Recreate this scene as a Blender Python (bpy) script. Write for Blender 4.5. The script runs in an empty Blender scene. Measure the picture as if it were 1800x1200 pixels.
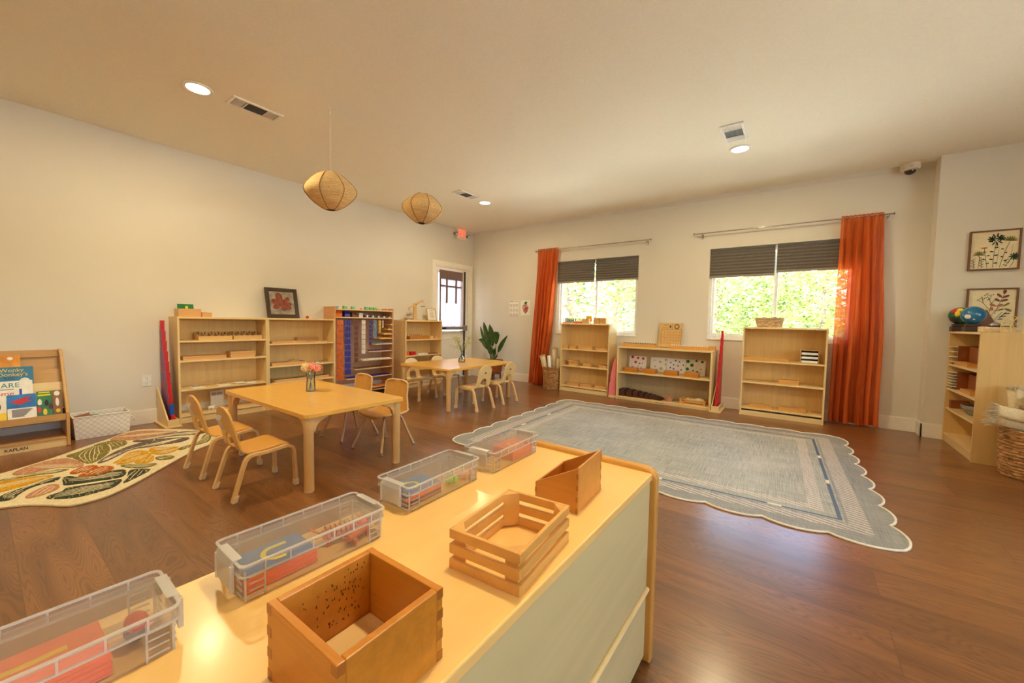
import bpy, bmesh, math, random
from mathutils import Vector, Matrix
R = math.radians
random.seed(7)
SC = bpy.context.scene
COL = SC.collection

# ---------------------------------------------------------------- camera
F_PX = 691.1
YAW, PITCH, ROLL = 0.62994, 0.05166, 0.018955
CAM = Vector((5.1355, -5.7290, 1.0710))
fw = Vector((-math.sin(YAW)*math.cos(PITCH), math.cos(YAW)*math.cos(PITCH), -math.sin(PITCH)))
rt = Vector((math.cos(YAW), math.sin(YAW), 0))
up = rt.cross(fw)
r2 = math.cos(ROLL)*rt + math.sin(ROLL)*up
u2 = -math.sin(ROLL)*rt + math.cos(ROLL)*up
cd = bpy.data.cameras.new('camera'); cam = bpy.data.objects.new('camera', cd); COL.objects.link(cam)
cam.matrix_world = Matrix(((r2.x, u2.x, -fw.x, CAM.x), (r2.y, u2.y, -fw.y, CAM.y), (r2.z, u2.z, -fw.z, CAM.z), (0, 0, 0, 1)))
cd.sensor_width = 36; cd.lens = F_PX/1800*36; cd.clip_start = 0.01; cd.clip_end = 200
SC.camera = cam

# ---------------------------------------------------------------- sky, sun, exposure
SC.view_settings.view_transform = 'Standard'; SC.view_settings.look = 'None'
SC.view_settings.gamma = 1; SC.view_settings.use_curve_mapping = False
SC.view_settings.exposure = 0.0
SC.cycles.use_denoising = True
SC.cycles.max_bounces = 10; SC.cycles.diffuse_bounces = 6; SC.cycles.glossy_bounces = 4
SC.cycles.transmission_bounces = 6; SC.cycles.transparent_max_bounces = 24
SC.cycles.sample_clamp_indirect = 40; SC.cycles.caustics_reflective = False; SC.cycles.caustics_refractive = False
W = bpy.data.worlds.new('sky'); SC.world = W; W.use_nodes = True
wn = W.node_tree; wn.nodes.clear()
sk = wn.nodes.new('ShaderNodeTexSky'); sk.sky_type = 'NISHITA'; sk.sun_disc = False
sk.sun_elevation = R(48); sk.sun_rotation = R(200); sk.air_density = 1.0; sk.dust_density = 2.5; sk.ozone_density = 1.0
bg = wn.nodes.new('ShaderNodeBackground'); bg.inputs[1].default_value = 2.6
wo = wn.nodes.new('ShaderNodeOutputWorld')
wn.links.new(sk.outputs[0], bg.inputs[0]); wn.links.new(bg.outputs[0], wo.inputs[0])
sd = bpy.data.lights.new('sun', 'SUN'); sun = bpy.data.objects.new('sun', sd); COL.objects.link(sun)
sd.energy = 52.0; sd.angle = R(0.6); sd.color = (1, .95, .86)
sun.rotation_euler = Vector((0.38, 0.03, -1.0)).to_track_quat('-Z', 'Y').to_euler()   # from over the house onto the garden
LAMP_W = 27.5; LAMP_COL = (1.0, 0.82, 0.47)
XRW = 9.4; YBW = -9.2
def portal(loc, sx, sz, rot):
    l = bpy.data.lights.new('window_portal', 'AREA'); o = bpy.data.objects.new('window_portal', l); COL.objects.link(o)
    l.shape = 'RECTANGLE'; l.size = sx; l.size_y = sz; l.cycles.is_portal = True; o.location = loc; o.rotation_euler = rot
portal((2.54, .14, 1.29), 1.34, .8, (R(-90), 0, 0)); portal((4.88, .14, 1.29), 1.46, .8, (R(-90), 0, 0))
portal((XRW-.02, -5.0, 1.55), 1.4, 4.0, (0, R(90), 0))
portal((-.12, -.62, 1.38), .56, 1.03, (0, R(-90), R(0)))

# ---------------------------------------------------------------- materials
def lin(c):
    return tuple((v/255/12.92 if v/255 <= .04045 else ((v/255+.055)/1.055)**2.4) for v in c) + (1,)
class NT:
    def __init__(s, name):
        s.m = bpy.data.materials.new(name); s.m.use_nodes = True; s.t = s.m.node_tree
        s.b = s.t.nodes['Principled BSDF']; s.o = s.t.nodes['Material Output']
    def n(s, k, **kw):
        x = s.t.nodes.new(k)
        for a, v in kw.items(): setattr(x, a, v)
        return x
    def l(s, a, b): s.t.links.new(a, b)
    def coords(s, scale=(1, 1, 1), rot=(0, 0, 0), src='Object'):
        tc = s.n('ShaderNodeTexCoord'); mp = s.n('ShaderNodeMapping')
        mp.inputs['Scale'].default_value = scale; mp.inputs['Rotation'].default_value = rot
        s.l(tc.outputs[src], mp.inputs[0]); return mp.outputs[0]
    def noise(s, vec, scale=5, detail=4, rough=.5, dist=0):
        x = s.n('ShaderNodeTexNoise'); s.l(vec, x.inputs['Vector'])
        x.inputs['Scale'].default_value = scale; x.inputs['Detail'].default_value = detail
        x.inputs['Roughness'].default_value = rough; x.inputs['Distortion'].default_value = dist
        return x.outputs['Fac']
    def ramp(s, fac, stops):
        x = s.n('ShaderNodeValToRGB'); s.l(fac, x.inputs[0]); e = x.color_ramp.elements
        while len(e) < len(stops): e.new(.5)
        for k, (p, c) in enumerate(stops): e[k].position = p; e[k].color = c
        return x.outputs[0]
    def math(s, op, a, b=None, c=None):
        x = s.n('ShaderNodeMath', operation=op)
        for k, v in enumerate((a, b, c)):
            if v is None: continue
            if isinstance(v, (int, float)): x.inputs[k].default_value = v
            else: s.l(v, x.inputs[k])
        return x.outputs[0]
    def mix(s, f, a, b, mode='MIX'):
        x = s.n('ShaderNodeMix', data_type='RGBA', blend_type=mode)
        for i, v in ((0, f), (6, a), (7, b)):
            if isinstance(v, (int, float)): x.inputs[i].default_value = v
            elif isinstance(v, tuple): x.inputs[i].default_value = v
            else: s.l(v, x.inputs[i])
        return x.outputs[2]
    def bump(s, h, dist=.002, strength=.5):
        x = s.n('ShaderNodeBump'); x.inputs['Distance'].default_value = dist; x.inputs['Strength'].default_value = strength
        s.l(h, x.inputs['Height']); s.l(x.outputs[0], s.b.inputs['Normal'])
    def col(s, c):
        if isinstance(c, tuple): s.b.inputs['Base Color'].default_value = c
        else: s.l(c, s.b.inputs['Base Color'])
    def set(s, rough=.5, coat=0, metal=0, spec=.5, sheen=0):
        s.b.inputs['Roughness'].default_value = rough; s.b.inputs['Coat Weight'].default_value = coat
        s.b.inputs['Coat Roughness'].default_value = .15
        s.b.inputs['Metallic'].default_value = metal; s.b.inputs['Specular IOR Level'].default_value = spec
        s.b.inputs['Sheen Weight'].default_value = sheen
        return s.m
M = {}
def plain(key, c, rough=.5, metal=0, coat=0, spec=.5, vary=.06, sc=30):
    t = NT(key.replace('_', ' ')); base = lin(c)
    if vary:
        v = t.noise(t.coords(), sc, 3)
        lo = tuple(x*(1-vary) for x in base[:3])+(1,); hi = tuple(min(1, x*(1+vary)) for x in base[:3])+(1,)
        t.col(t.ramp(v, [(.3, lo), (.7, hi)]))
    else: t.col(base)
    M[key] = t.set(rough, coat, metal, spec); return M[key]
def wood(key, c, dark=.8, axis=0, rough=.42, coat=.15, sc=1.0, figure=.35):
    t = NT(key.replace('_', ' ')); base = lin(c)
    s = [26*sc]*3; s[axis] = 1.6*sc
    v = t.coords(tuple(s)); f = t.noise(v, 1.6, 5, .6, .6)
    s2 = [9*sc]*3; s2[axis] = 1.1*sc
    g = t.noise(t.coords(tuple(s2)), 1.0, 3, .5, 1.5)
    d = tuple(x*dark for x in base[:3])+(1,)
    c1 = t.ramp(f, [(.3, d), (.65, base)])
    d2 = tuple(x*(1-(1-dark)*.9) for x in base[:3])+(1,)
    c2 = t.ramp(g, [(.35, d2), (.6, base)])
    t.col(t.mix(figure, c1, c2)); t.bump(f, .0006, .25)
    M[key] = t.set(rough, coat); return M[key]
wood('birch_x', (238, 208, 148), .9, 0); wood('birch_y', (238, 208, 148), .9, 1); wood('birch_z', (234, 204, 144), .88, 2)
wood('birch_panel', (242, 206, 134), .84, 2, .5, .05, 1.0, .4)
wood('maple', (240, 184, 84), .9, 0, .28, .35, .7); wood('maple_z', (232, 188, 122), .9, 2, .35, .2)
wood('ply_chair', (236, 176, 84), .84, 1, .35, .25); wood('ply_edge', (236, 192, 126), .82, 2, .45, .1, 3)
wood('ply_light', (240, 208, 146), .9, 1, .3, .3)
wood('beech', (220, 168, 104), .86, 0); wood('beech_y', (220, 168, 104), .86, 1)
wood('honey', (200, 126, 34), .72, 0, .4, .25, 1.6); wood('honey_slat', (222, 164, 84), .86, 1, .4, .2)
wood('cab_top', (240, 196, 120), .93, 1, .36, .12, .5); wood('cab_edge', (212, 156, 76), .85, 2, .25, .4)
wood('pine', (222, 180, 112), .82, 1); wood('dark_frame', (66, 44, 30), .7, 0, .5, .05)
wood('walnut', (122, 78, 42), .75, 0, .5, .05); wood('case_oak', (206, 158, 92), .84, 1, .4, .2)
wood('mahogany', (150, 78, 30), .8, 2, .4, .2); wood('bead_wood', (218, 160, 108), .85, 1)
plain('white', (236, 232, 222), .5); plain('white_gloss', (240, 240, 236), .3); plain('paper', (240, 236, 226), .7)
plain('cap', (226, 200, 160), .4); plain('chrome', (200, 200, 200), .12, 1, vary=0); plain('steel', (150, 145, 138), .35, .8)
plain('black', (24, 22, 22), .5); plain('dark', (60, 52, 46), .5); plain('dgrey', (90, 86, 82), .6)
plain('red', (200, 26, 30), .4); plain('blue', (22, 92, 190), .4); plain('green', (20, 120, 60), .5); plain('yellow', (240, 200, 30), .45)
plain('orange', (226, 110, 28), .4); plain('card_orange', (232, 104, 66), .6); plain('card_blue', (60, 110, 176), .6)
plain('card_navy', (52, 60, 100), .6); plain('letter_yellow', (232, 214, 40), .8); plain('pink', (238, 130, 140), .4)
plain('brown', (74, 34, 24), .4); plain('bead_blue', (50, 50, 170), .25); plain('bead_orange', (226, 112, 24), .25)
plain('bead_brown', (120, 66, 40), .3); plain('bead_white', (236, 230, 224), .25); plain('bead_purple', (70, 50, 140), .25)
plain('bead_lblue', (120, 160, 200), .25); plain('bead_yellow', (240, 190, 30), .25); plain('bead_green', (120, 200, 150), .3)
plain('shell', (206, 150, 70), .35, coat=.15); plain('shell_edge', (226, 196, 140), .4); plain('tan_metal', (206, 172, 126), .35, .3)
plain('leaf', (58, 88, 40), .35, vary=.3, sc=12); plain('stem_green', (92, 118, 60), .5); plain('soil', (60, 42, 30), .9)
plain('babys_breath', (214, 212, 150), .8); plain('petal_cream', (250, 226, 170), .8); plain('petal_pink', (248, 164, 140), .8); plain('petal_white', (226, 220, 200), .8)
plain('tiger', (214, 92, 34), .5, vary=.5, sc=120); plain('lime', (120, 200, 40), .5); plain('pigpink', (240, 170, 150), .5)
plain('globe_blue', (10, 110, 160), .15, coat=.5); plain('globe_green', (30, 92, 48), .2, coat=.4); plain('globe_dark', (60, 50, 66), .3)
plain('gold_wire', (230, 205, 130), .35, .4); plain('bark', (112, 98, 84), .9, vary=.4, sc=9); plain('bounce_ground', (226, 226, 216), .9, vary=.3, sc=2)
plain('rug_cream', (226, 212, 176), .95, vary=.12, sc=60); plain('fabric_cream', (214, 196, 158), .95, vary=.1, sc=80)
plain('piping', (232, 224, 208), .8); plain('ink', (50, 50, 60), .8); plain('ink_grey', (150, 146, 150), .8)
plain('camera_white', (226, 214, 190), .4); plain('smoked', (30, 26, 26), .08, coat=1, vary=0)
plain('log_bark', (214, 190, 150), .8, vary=.3, sc=40); plain('painting_ground', (150, 140, 126), .8, vary=.4, sc=14); plain('painting_petal', (134, 70, 54), .8, vary=.5, sc=25)
plain('frame_mount', (236, 222, 186), .8); plain('terracotta', (186, 96, 50), .6); plain('olive', (126, 122, 62), .9, vary=.2, sc=20); plain('leafdark', (40, 66, 46), .8)
plain('clay', (176, 116, 84), .9); plain('bisque', (200, 150, 120), .9)
for k, c in dict(pile_pink=(196, 142, 112), pile_olive=(132, 122, 66), pile_grey=(112, 98, 92), pile_yellow=(214, 160, 28), pile_orange=(186, 96, 32), pile_dark=(64, 70, 56)).items():
    t = NT(k); b = lin(c); v = t.noise(t.coords((1, 1, 1)), 40, 5, .7); s_ = t.noise(t.coords((8, 30, 8), (0, 0, .6)), 1.2, 3, .6, 2)
    cc = t.ramp(v, [(.3, tuple(x*.65 for x in b[:3])+(1,)), (.7, tuple(min(1, x*1.2) for x in b[:3])+(1,))])
    st = t.ramp(s_, [(.60, (0, 0, 0, 1)), (.63, (1, 1, 1, 1)), (.655, (1, 1, 1, 1)), (.68, (0, 0, 0, 1))])
    t.col(t.mix(st, cc, lin((210, 196, 150)))); t.bump(v, .004, .8); M[k] = t.set(.95, 0, 0, .2)

def mk_wall():
    t = NT('wall paint'); v = t.noise(t.coords(), 190, 3, .6); w = t.noise(t.coords(), .8, 2)
    t.col(t.ramp(w, [(.3, lin((220, 214, 202))), (.7, lin((225, 219, 207)))])); t.bump(v, .0012, .35); M['wall'] = t.set(.75, 0, 0, .3)
    t = NT('ceiling texture paint'); v = t.noise(t.coords(), 75, 4, .7)
    t.col(t.ramp(v, [(.3, lin((240, 233, 214))), (.7, lin((246, 240, 222)))])); t.bump(v, .0035, .45); M['ceiling'] = t.set(.8, 0, 0, .25)
    t = NT('trim paint'); v = t.noise(t.coords(), 20, 2); t.col(t.ramp(v, [(.3, lin((238, 232, 220))), (.7, lin((242, 236, 225)))])); M['trim'] = t.set(.4, 0, 0, .4)
mk_wall()
def mk_floor():
    t = NT('vinyl plank floor'); vec = t.coords((1, 1, 1))
    br = t.n('ShaderNodeTexBrick'); t.l(vec, br.inputs['Vector']); br.inputs['Scale'].default_value = 1.0
    br.offset = .37; br.inputs['Brick Width'].default_value = 1.5; br.inputs['Row Height'].default_value = .226
    br.inputs['Mortar Size'].default_value = .0012; br.inputs['Mortar Smooth'].default_value = .1
    br.inputs['Color1'].default_value = (0, 0, 0, 1); br.inputs['Color2'].default_value = (1, 1, 1, 1); br.inputs['Mortar'].default_value = (.5, .5, .5, 1)
    pid = br.outputs['Color']
    off = t.n('ShaderNodeVectorMath', operation='MULTIPLY_ADD'); t.l(pid, off.inputs[0]); off.inputs[1].default_value = (13, 7, 3)
    t.l(vec, off.inputs[2])
    mp = t.n('ShaderNodeMapping'); mp.inputs['Scale'].default_value = (.75, 5.5, 1); t.l(off.outputs[0], mp.inputs[0])
    g = t.noise(mp.outputs[0], 1.3, 2, .45, .9)
    rings = t.math('FRACT', t.math('MULTIPLY', g, 34.0))
    rg = t.math('ABSOLUTE', t.math('SUBTRACT', rings, .5))
    mp2 = t.n('ShaderNodeMapping'); mp2.inputs['Scale'].default_value = (4, 120, 1); t.l(off.outputs[0], mp2.inputs[0])
    fine = t.noise(mp2.outputs[0], 1.2, 3, .6)
    c = t.ramp(g, [(.3, lin((116, 70, 32))), (.5, lin((152, 98, 50))), (.7, lin((130, 82, 40)))])
    c = t.mix(t.math('MULTIPLY', t.ramp(rg, [(.0, (1, 1, 1, 1)), (.32, (0, 0, 0, 1))]), .48), c, lin((56, 34, 20)))
    c = t.mix(t.math('MULTIPLY', fine, .45), c, lin((146, 98, 56)))
    c = t.mix(t.math('MULTIPLY', pid, .42), c, lin((74, 46, 28)))
    c = t.mix(t.math('MULTIPLY', br.outputs['Fac'], .55), c, lin((70, 44, 28)))
    t.col(c); t.bump(fine, .0006, .3)
    t.set(.38, .6, 0, .35); t.b.inputs['Coat Roughness'].default_value = .22; t.b.inputs['Coat IOR'].default_value = 1.55; M['floor'] = t.m
mk_floor()
def mk_rug():
    t = NT('grey woven rug'); tc = t.n('ShaderNodeTexCoord'); sp = t.n('ShaderNodeSeparateXYZ'); t.l(tc.outputs['Object'], sp.inputs[0])
    x, y = sp.outputs[0], sp.outputs[1]
    d = t.math('MAXIMUM', t.math('SUBTRACT', t.math('ABSOLUTE', x), 1.235), t.math('SUBTRACT', t.math('ABSOLUTE', y), .935))
    def band(a, b): return t.math('MULTIPLY', t.math('GREATER_THAN', d, a), t.math('LESS_THAN', d, b))
    s = t.math('FRACT', t.math('DIVIDE', t.math('ADD', y, t.math('MULTIPLY', x, .33)), .034))
    h = t.math('MULTIPLY', t.math('GREATER_THAN', s, .52), t.math('MAXIMUM', band(.035, .125), band(-.135, -.065)))
    w1 = t.noise(t.coords((3, 160, 1)), 1.5, 2); w2 = t.noise(t.coords((160, 3, 1)), 1.5, 2); bl = t.noise(t.coords(), 1.7, 5, .65)
    fade = t.noise(t.coords(), 5, 4, .6)
    base = t.ramp(bl, [(.3, lin((118, 119, 112))), (.55, lin((150, 149, 138))), (.75, lin((184, 181, 168)))])
    ww = t.math('MULTIPLY', t.math('ADD', w1, w2), .5)
    base = t.mix(t.ramp(ww, [(.42, (0, 0, 0, 1)), (.60, (.75, .75, .75, 1))]), base, lin((206, 204, 194)))
    base = t.mix(t.math('MULTIPLY', t.math('GREATER_THAN', d, .02), .45), base, lin((110, 110, 112)))
    c = t.mix(t.math('MULTIPLY', h, t.math('MULTIPLY_ADD', fade, .7, .3)), base, lin((232, 214, 200)))
    c = t.mix(band(-.010, .010), c, lin((84, 100, 124)))
    t.col(c); t.bump(ww, .002, .5); M['rug'] = t.set(.55, 0, 0, .5)
mk_rug()
def mk_weave(key, c1, c2, sc=60, dist=.006):
    t = NT(key); v = t.coords((1, 1, 1)); f = t.noise(t.coords((14, 14, 55)), 1.3, 3, .6, 1.2)
    g = t.noise(t.coords((60, 60, 90)), 1.0, 2)
    c = t.ramp(f, [(.35, lin(tuple(x*.45 for x in c1))), (.5, lin(c1)), (.7, lin(c2))]); t.col(t.mix(t.math('MULTIPLY', g, .3), c, lin(c2)))
    t.bump(f, dist, .8); M[key] = t.set(.75)
mk_weave('wicker', (176, 122, 66), (218, 172, 110)); mk_weave('wicker_light', (196, 160, 116), (230, 200, 160), dist=.002)
def mk_straps():
    t = NT('white strap weave'); ch = t.n('ShaderNodeTexChecker'); t.l(t.coords((1, 1, 1)), ch.inputs[0]); ch.inputs['Scale'].default_value = 48
    ch.inputs[1].default_value = lin((244, 240, 232)); ch.inputs[2].default_value = lin((226, 220, 210)); t.col(ch.outputs[0])
    t.bump(ch.outputs[1], .006, 1); M['straps'] = t.set(.6)
mk_straps()
def mk_burlap():
    t = NT('burlap'); a = t.noise(t.coords((10, 10, 260)), 1, 2); b = t.noise(t.coords((220, 220, 8)), 1, 2); ab = t.math('ADD', a, b)
    t.col(t.ramp(t.math('MULTIPLY', ab, .5), [(.35, lin((196, 156, 100))), (.6, lin((234, 200, 142)))])); t.bump(ab, .002, .6); M['burlap'] = t.set(.9)
mk_burlap()
def sheer(key, c, c2, transp, trans):
    t = NT(key); a = t.noise(t.coords((1, 1, 1)), 260, 2); st = t.noise(t.coords((90, 90, 2)), 1, 3); col = t.ramp(st, [(.3, lin(c)), (.7, lin(c2))])
    df = t.n('ShaderNodeBsdfDiffuse'); tr = t.n('ShaderNodeBsdfTranslucent'); tp = t.n('ShaderNodeBsdfTransparent')
    t.l(col, df.inputs[0]); t.l(col, tr.inputs[0]); m1 = t.n('ShaderNodeMixShader'); m1.inputs[0].default_value = trans
    t.l(df.outputs[0], m1.inputs[1]); t.l(tr.outputs[0], m1.inputs[2]); m2 = t.n('ShaderNodeMixShader'); m2.inputs[0].default_value = transp
    t.l(m1.outputs[0], m2.inputs[1]); t.l(tp.outputs[0], m2.inputs[2]); t.l(m2.outputs[0], t.o.inputs[0]); M[key] = t.m
sheer('curtain_orange', (212, 98, 42), (238, 128, 62), .12, .32)
sheer('door_sheer', (160, 150, 168), (186, 176, 190), .03, .22); sheer('door_sheer_band', (128, 108, 108), (146, 124, 120), .0, .10)
def mk_glassy(key, tint, gloss, milk, rough=.03):
    t = NT(key); tp = t.n('ShaderNodeBsdfTransparent'); tp.inputs[0].default_value = tint
    gl = t.n('ShaderNodeBsdfGlossy'); gl.inputs['Roughness'].default_value = rough
    df = t.n('ShaderNodeBsdfDiffuse'); df.inputs[0].default_value = (.9, .88, .86, 1)
    tl = t.n('ShaderNodeBsdfTranslucent'); tl.inputs[0].default_value = (.9, .88, .86, 1); ad = t.n('ShaderNodeMixShader'); ad.inputs[0].default_value = .3
    t.l(df.outputs[0], ad.inputs[1]); t.l(tl.outputs[0], ad.inputs[2])
    lw = t.n('ShaderNodeLayerWeight'); lw.inputs[0].default_value = .25
    m0 = t.n('ShaderNodeMixShader'); m0.inputs[0].default_value = milk; t.l(tp.outputs[0], m0.inputs[1]); t.l(ad.outputs[0], m0.inputs[2])
    m1 = t.n('ShaderNodeMixShader'); f = t.math('MULTIPLY_ADD', lw.outputs['Fresnel'], gloss, .02); t.l(f, m1.inputs[0])
    t.l(m0.outputs[0], m1.inputs[1]); t.l(gl.outputs[0], m1.inputs[2]); t.l(m1.outputs[0], t.o.inputs[0]); M[key] = t.m
mk_glassy('pane', (.97, .99, .98, 1), .5, 0); mk_glassy('clear_plastic', (.99, .985, .98, 1), .35, .05, .08)
mk_glassy('lid_plastic', (.99, .985, .98, 1), .35, .09, .08); mk_glassy('milky_plastic', (.98, .97, .96, 1), .4, .45, .12); mk_glassy('vase_glass', (.93, .96, .95, 1), .9, .03)
def emit(key, c, s):
    t = NT(key); e = t.n('ShaderNodeEmission'); e.inputs[0].default_value = c; e.inputs[1].default_value = s; t.l(e.outputs[0], t.o.inputs[0]); M[key] = t.m
emit('lamp_glow', (1, .86, .62, 1), 14); emit('exit_glow', (1, .13, .06, 1), 1.5)
def mk_leaf(key, c1, c2):
    t = NT(key); oi = t.noise(t.coords(), 2.3, 3); col = t.ramp(oi, [(.35, lin(c1)), (.65, lin(c2))])
    df = t.n('ShaderNodeBsdfDiffuse'); tr = t.n('ShaderNodeBsdfTranslucent'); m = t.n('ShaderNodeMixShader'); m.inputs[0].default_value = .45
    t.l(col, df.inputs[0]); t.l(col, tr.inputs[0]); t.l(df.outputs[0], m.inputs[1]); t.l(tr.outputs[0], m.inputs[2]); t.l(m.outputs[0], t.o.inputs[0]); M[key] = t.m
mk_leaf('tree_leaf', (56, 84, 40), (158, 170, 92)); mk_leaf('tree_leaf_pale', (72, 100, 54), (178, 186, 118)); mk_leaf('tree_leaf_dark', (48, 72, 40), (130, 144, 84))

# ---------------------------------------------------------------- mesh helpers
class MB:
    def __init__(s): s.v = []; s.f = []; s.mi = []; s.T = None
    def add(s, vs, fs, mat=0):
        b = len(s.v)
        for p in vs:
            p = Vector(p); s.v.append(s.T @ p if s.T else p)
        for f in fs: s.f.append([b+i for i in f]); s.mi.append(mat)
        return s
    def box(s, x0, x1, y0, y1, z0, z1, mat=0):
        vs = [(x, y, z) for x in (x0, x1) for y in (y0, y1) for z in (z0, z1)]
        return s.add(vs, [(0, 1, 3, 2), (4, 6, 7, 5), (0, 4, 5, 1), (2, 3, 7, 6), (0, 2, 6, 4), (1, 5, 7, 3)], mat)
    def tube(s, pts, r, n=10, mat=0, cap=True, closed=False):
        pts = [Vector(p) for p in pts]; L = len(pts); rs = r if isinstance(r, (list, tuple)) else [r]*L
        vs = []; prev = None
        for i, p in enumerate(pts):
            if closed: t = pts[(i+1) % L]-pts[i-1]
            else: t = (pts[min(i+1, L-1)]-pts[max(i-1, 0)])
            t.normalize()
            if prev is None:
                a = Vector((0, 0, 1)) if abs(t.z) < .9 else Vector((1, 0, 0)); a = (a-t*a.dot(t)).normalized()
            else: a = (prev-t*prev.dot(t)).normalized()
            prev = a; b = t.cross(a)
            for k in range(n):
                th = 2*math.pi*k/n; vs.append(p+(a*math.cos(th)+b*math.sin(th))*rs[i])
        fs = []
        for i in range(L if closed else L-1):
            j = (i+1) % L
            for k in range(n): fs.append((i*n+k, i*n+(k+1) % n, j*n+(k+1) % n, j*n+k))
        if cap and not closed: fs.append(tuple(range(n))[::-1]); fs.append(tuple((L-1)*n+k for k in range(n)))
        return s.add(vs, fs, mat)
    def cyl(s, p0, p1, r0, r1=None, n=20, mat=0): return s.tube([p0, p1], [r0, r0 if r1 is None else r1], n, mat)
    def lathe(s, prof, c=(0, 0, 0), n=24, mat=0, sx=1, sy=1):
        vs = []; fs = []; L = len(prof)
        for r, z in prof:
            for k in range(n):
                a = 2*math.pi*k/n; vs.append((c[0]+r*sx*math.cos(a), c[1]+r*sy*math.sin(a), c[2]+z))
        for i in range(L-1):
            for k in range(n): fs.append((i*n+k, i*n+(k+1) % n, (i+1)*n+(k+1) % n, (i+1)*n+k))
        if prof[0][0] > 1e-5: fs.append(tuple(range(n))[::-1])
        if prof[-1][0] > 1e-5: fs.append(tuple((L-1)*n+k for k in range(n)))
        return s.add(vs, fs, mat)
    def prism(s, poly, a0, a1, axis='z', mat=0):
        def P(p, a): return (p[0], p[1], a) if axis == 'z' else ((p[0], a, p[1]) if axis == 'y' else (a, p[0], p[1]))
        n = len(poly); vs = [P(p, a0) for p in poly]+[P(p, a1) for p in poly]
        fs = [tuple(range(n))[::-1], tuple(range(n, 2*n))]+[(i, (i+1) % n, n+(i+1) % n, n+i) for i in range(n)]
        return s.add(vs, fs, mat)
    def ball(s, c, rx, ry=None, rz=None, n=14, mat=0, m=8):
        ry = ry or rx; rz = rz or rx; vs = []; fs = []
        for i in range(m+1):
            ph = math.pi*i/m
            for k in range(n):
                a = 2*math.pi*k/n; vs.append((c[0]+rx*math.sin(ph)*math.cos(a), c[1]+ry*math.sin(ph)*math.sin(a), c[2]-rz*math.cos(ph)))
        for i in range(m):
            for k in range(n): fs.append((i*n+k, i*n+(k+1) % n, (i+1)*n+(k+1) % n, (i+1)*n+k))
        return s.add(vs, fs, mat)
    def build(s, name, mats, parent=None, loc=(0, 0, 0), rz=0, bevel=0, smooth=False, label=None, cat=None, group=None, kind=None, rot=None, solid=0, weld=False):
        me = bpy.data.meshes.new(name); me.from_pydata([tuple(v) for v in s.v], [], s.f)
        mats = mats if isinstance(mats, (list, tuple)) else [mats]
        for m in mats: me.materials.append(M[m])
        for p, k in zip(me.polygons, s.mi): p.material_index = k
        bm = bmesh.new(); bm.from_mesh(me)
        if smooth or weld: bmesh.ops.remove_doubles(bm, verts=bm.verts, dist=1e-5)
        bmesh.ops.recalc_face_normals(bm, faces=bm.faces); bm.to_mesh(me); bm.free()
        if smooth:
            me.polygons.foreach_set('use_smooth', [True]*len(me.polygons)); me.set_sharp_from_angle(angle=R(38))
        o = bpy.data.objects.new(name, me); COL.objects.link(o)
        if parent: o.parent = parent
        o.location = loc; o.rotation_euler = rot or (0, 0, rz)
        if solid:
            q = o.modifiers.new('thickness', 'SOLIDIFY'); q.thickness = solid; q.offset = 0
        if bevel:
            b = o.modifiers.new('bevel', 'BEVEL'); b.width = bevel; b.segments = 2; b.limit_method = 'ANGLE'; b.angle_limit = R(40)
        return tag(o, label, cat, group, kind)
def tag(o, label=None, cat=None, group=None, kind=None):
    if label: o['label'] = label
    if cat: o['category'] = cat
    if group: o['group'] = group
    if kind: o['kind'] = kind
    return o
def thing(name, label, cat, loc=(0, 0, 0), rz=0, group=None, rot=None):
    o = bpy.data.objects.new(name, None); COL.objects.link(o); o.empty_display_size = .05
    o.location = loc; o.rotation_euler = rot or (0, 0, rz); return tag(o, label, cat, group)
def kids(o): return [c for c in bpy.data.objects if c.parent == o]
def copy_tree(o, parent=None):
    c = o.copy(); COL.objects.link(c); c.parent = parent
    for ch in kids(o): copy_tree(ch, c)
    return c
def dup(o, loc, rz=0, label=None, group=None):
    c = copy_tree(o); c.location = loc; c.rotation_euler = (0, 0, rz)
    if label: c['label'] = label
    if group: c['group'] = group
    return c
def struct(mb, name, mats, **k): return mb.build(name, mats, kind='structure', **k)
def text(body, size, mat, parent, mtx, extrude=.0006, name='lettering', align='CENTER', bold=0, sx=1):
    cu = bpy.data.curves.new(name, 'FONT'); cu.body = body; cu.size = size; cu.extrude = extrude; cu.align_x = align; cu.align_y = 'CENTER'; cu.offset = bold
    tmp = bpy.data.objects.new(name, cu); COL.objects.link(tmp); bpy.context.view_layer.update()
    me = bpy.data.meshes.new_from_object(tmp.evaluated_get(bpy.context.evaluated_depsgraph_get()))
    bpy.data.objects.remove(tmp); me.materials.clear(); me.materials.append(M[mat])
    me.transform(mtx @ Matrix.Diagonal((sx, 1, 1, 1)))
    o = bpy.data.objects.new(name, me); COL.objects.link(o); o.parent = parent; return o
def face_x(x, y, z, tilt=0):   # text readable when looking toward -x (stands on a left-wall front): reading direction +y... 
    return Matrix.Translation((x, y, z)) @ Matrix.Rotation(R(90), 4, 'Z') @ Matrix.Rotation(R(90)-tilt, 4, 'X')
def face_y(x, y, z, tilt=0):   # readable when looking toward +y
    return Matrix.Translation((x, y, z)) @ Matrix.Rotation(R(90)-tilt, 4, 'X')
def smooth_loop(pts, k=4):
    out = []; n = len(pts)
    for i in range(n):
        p0, p1, p2, p3 = [Vector(pts[(i+j-1) % n]+(0,)) for j in range(4)]
        for q in range(k):
            t = q/k; p = .5*((2*p1)+(-p0+p2)*t+(2*p0-5*p1+4*p2-p3)*t*t+(-p0+3*p1-3*p2+p3)*t**3); out.append((p.x, p.y))
    return out
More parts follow.
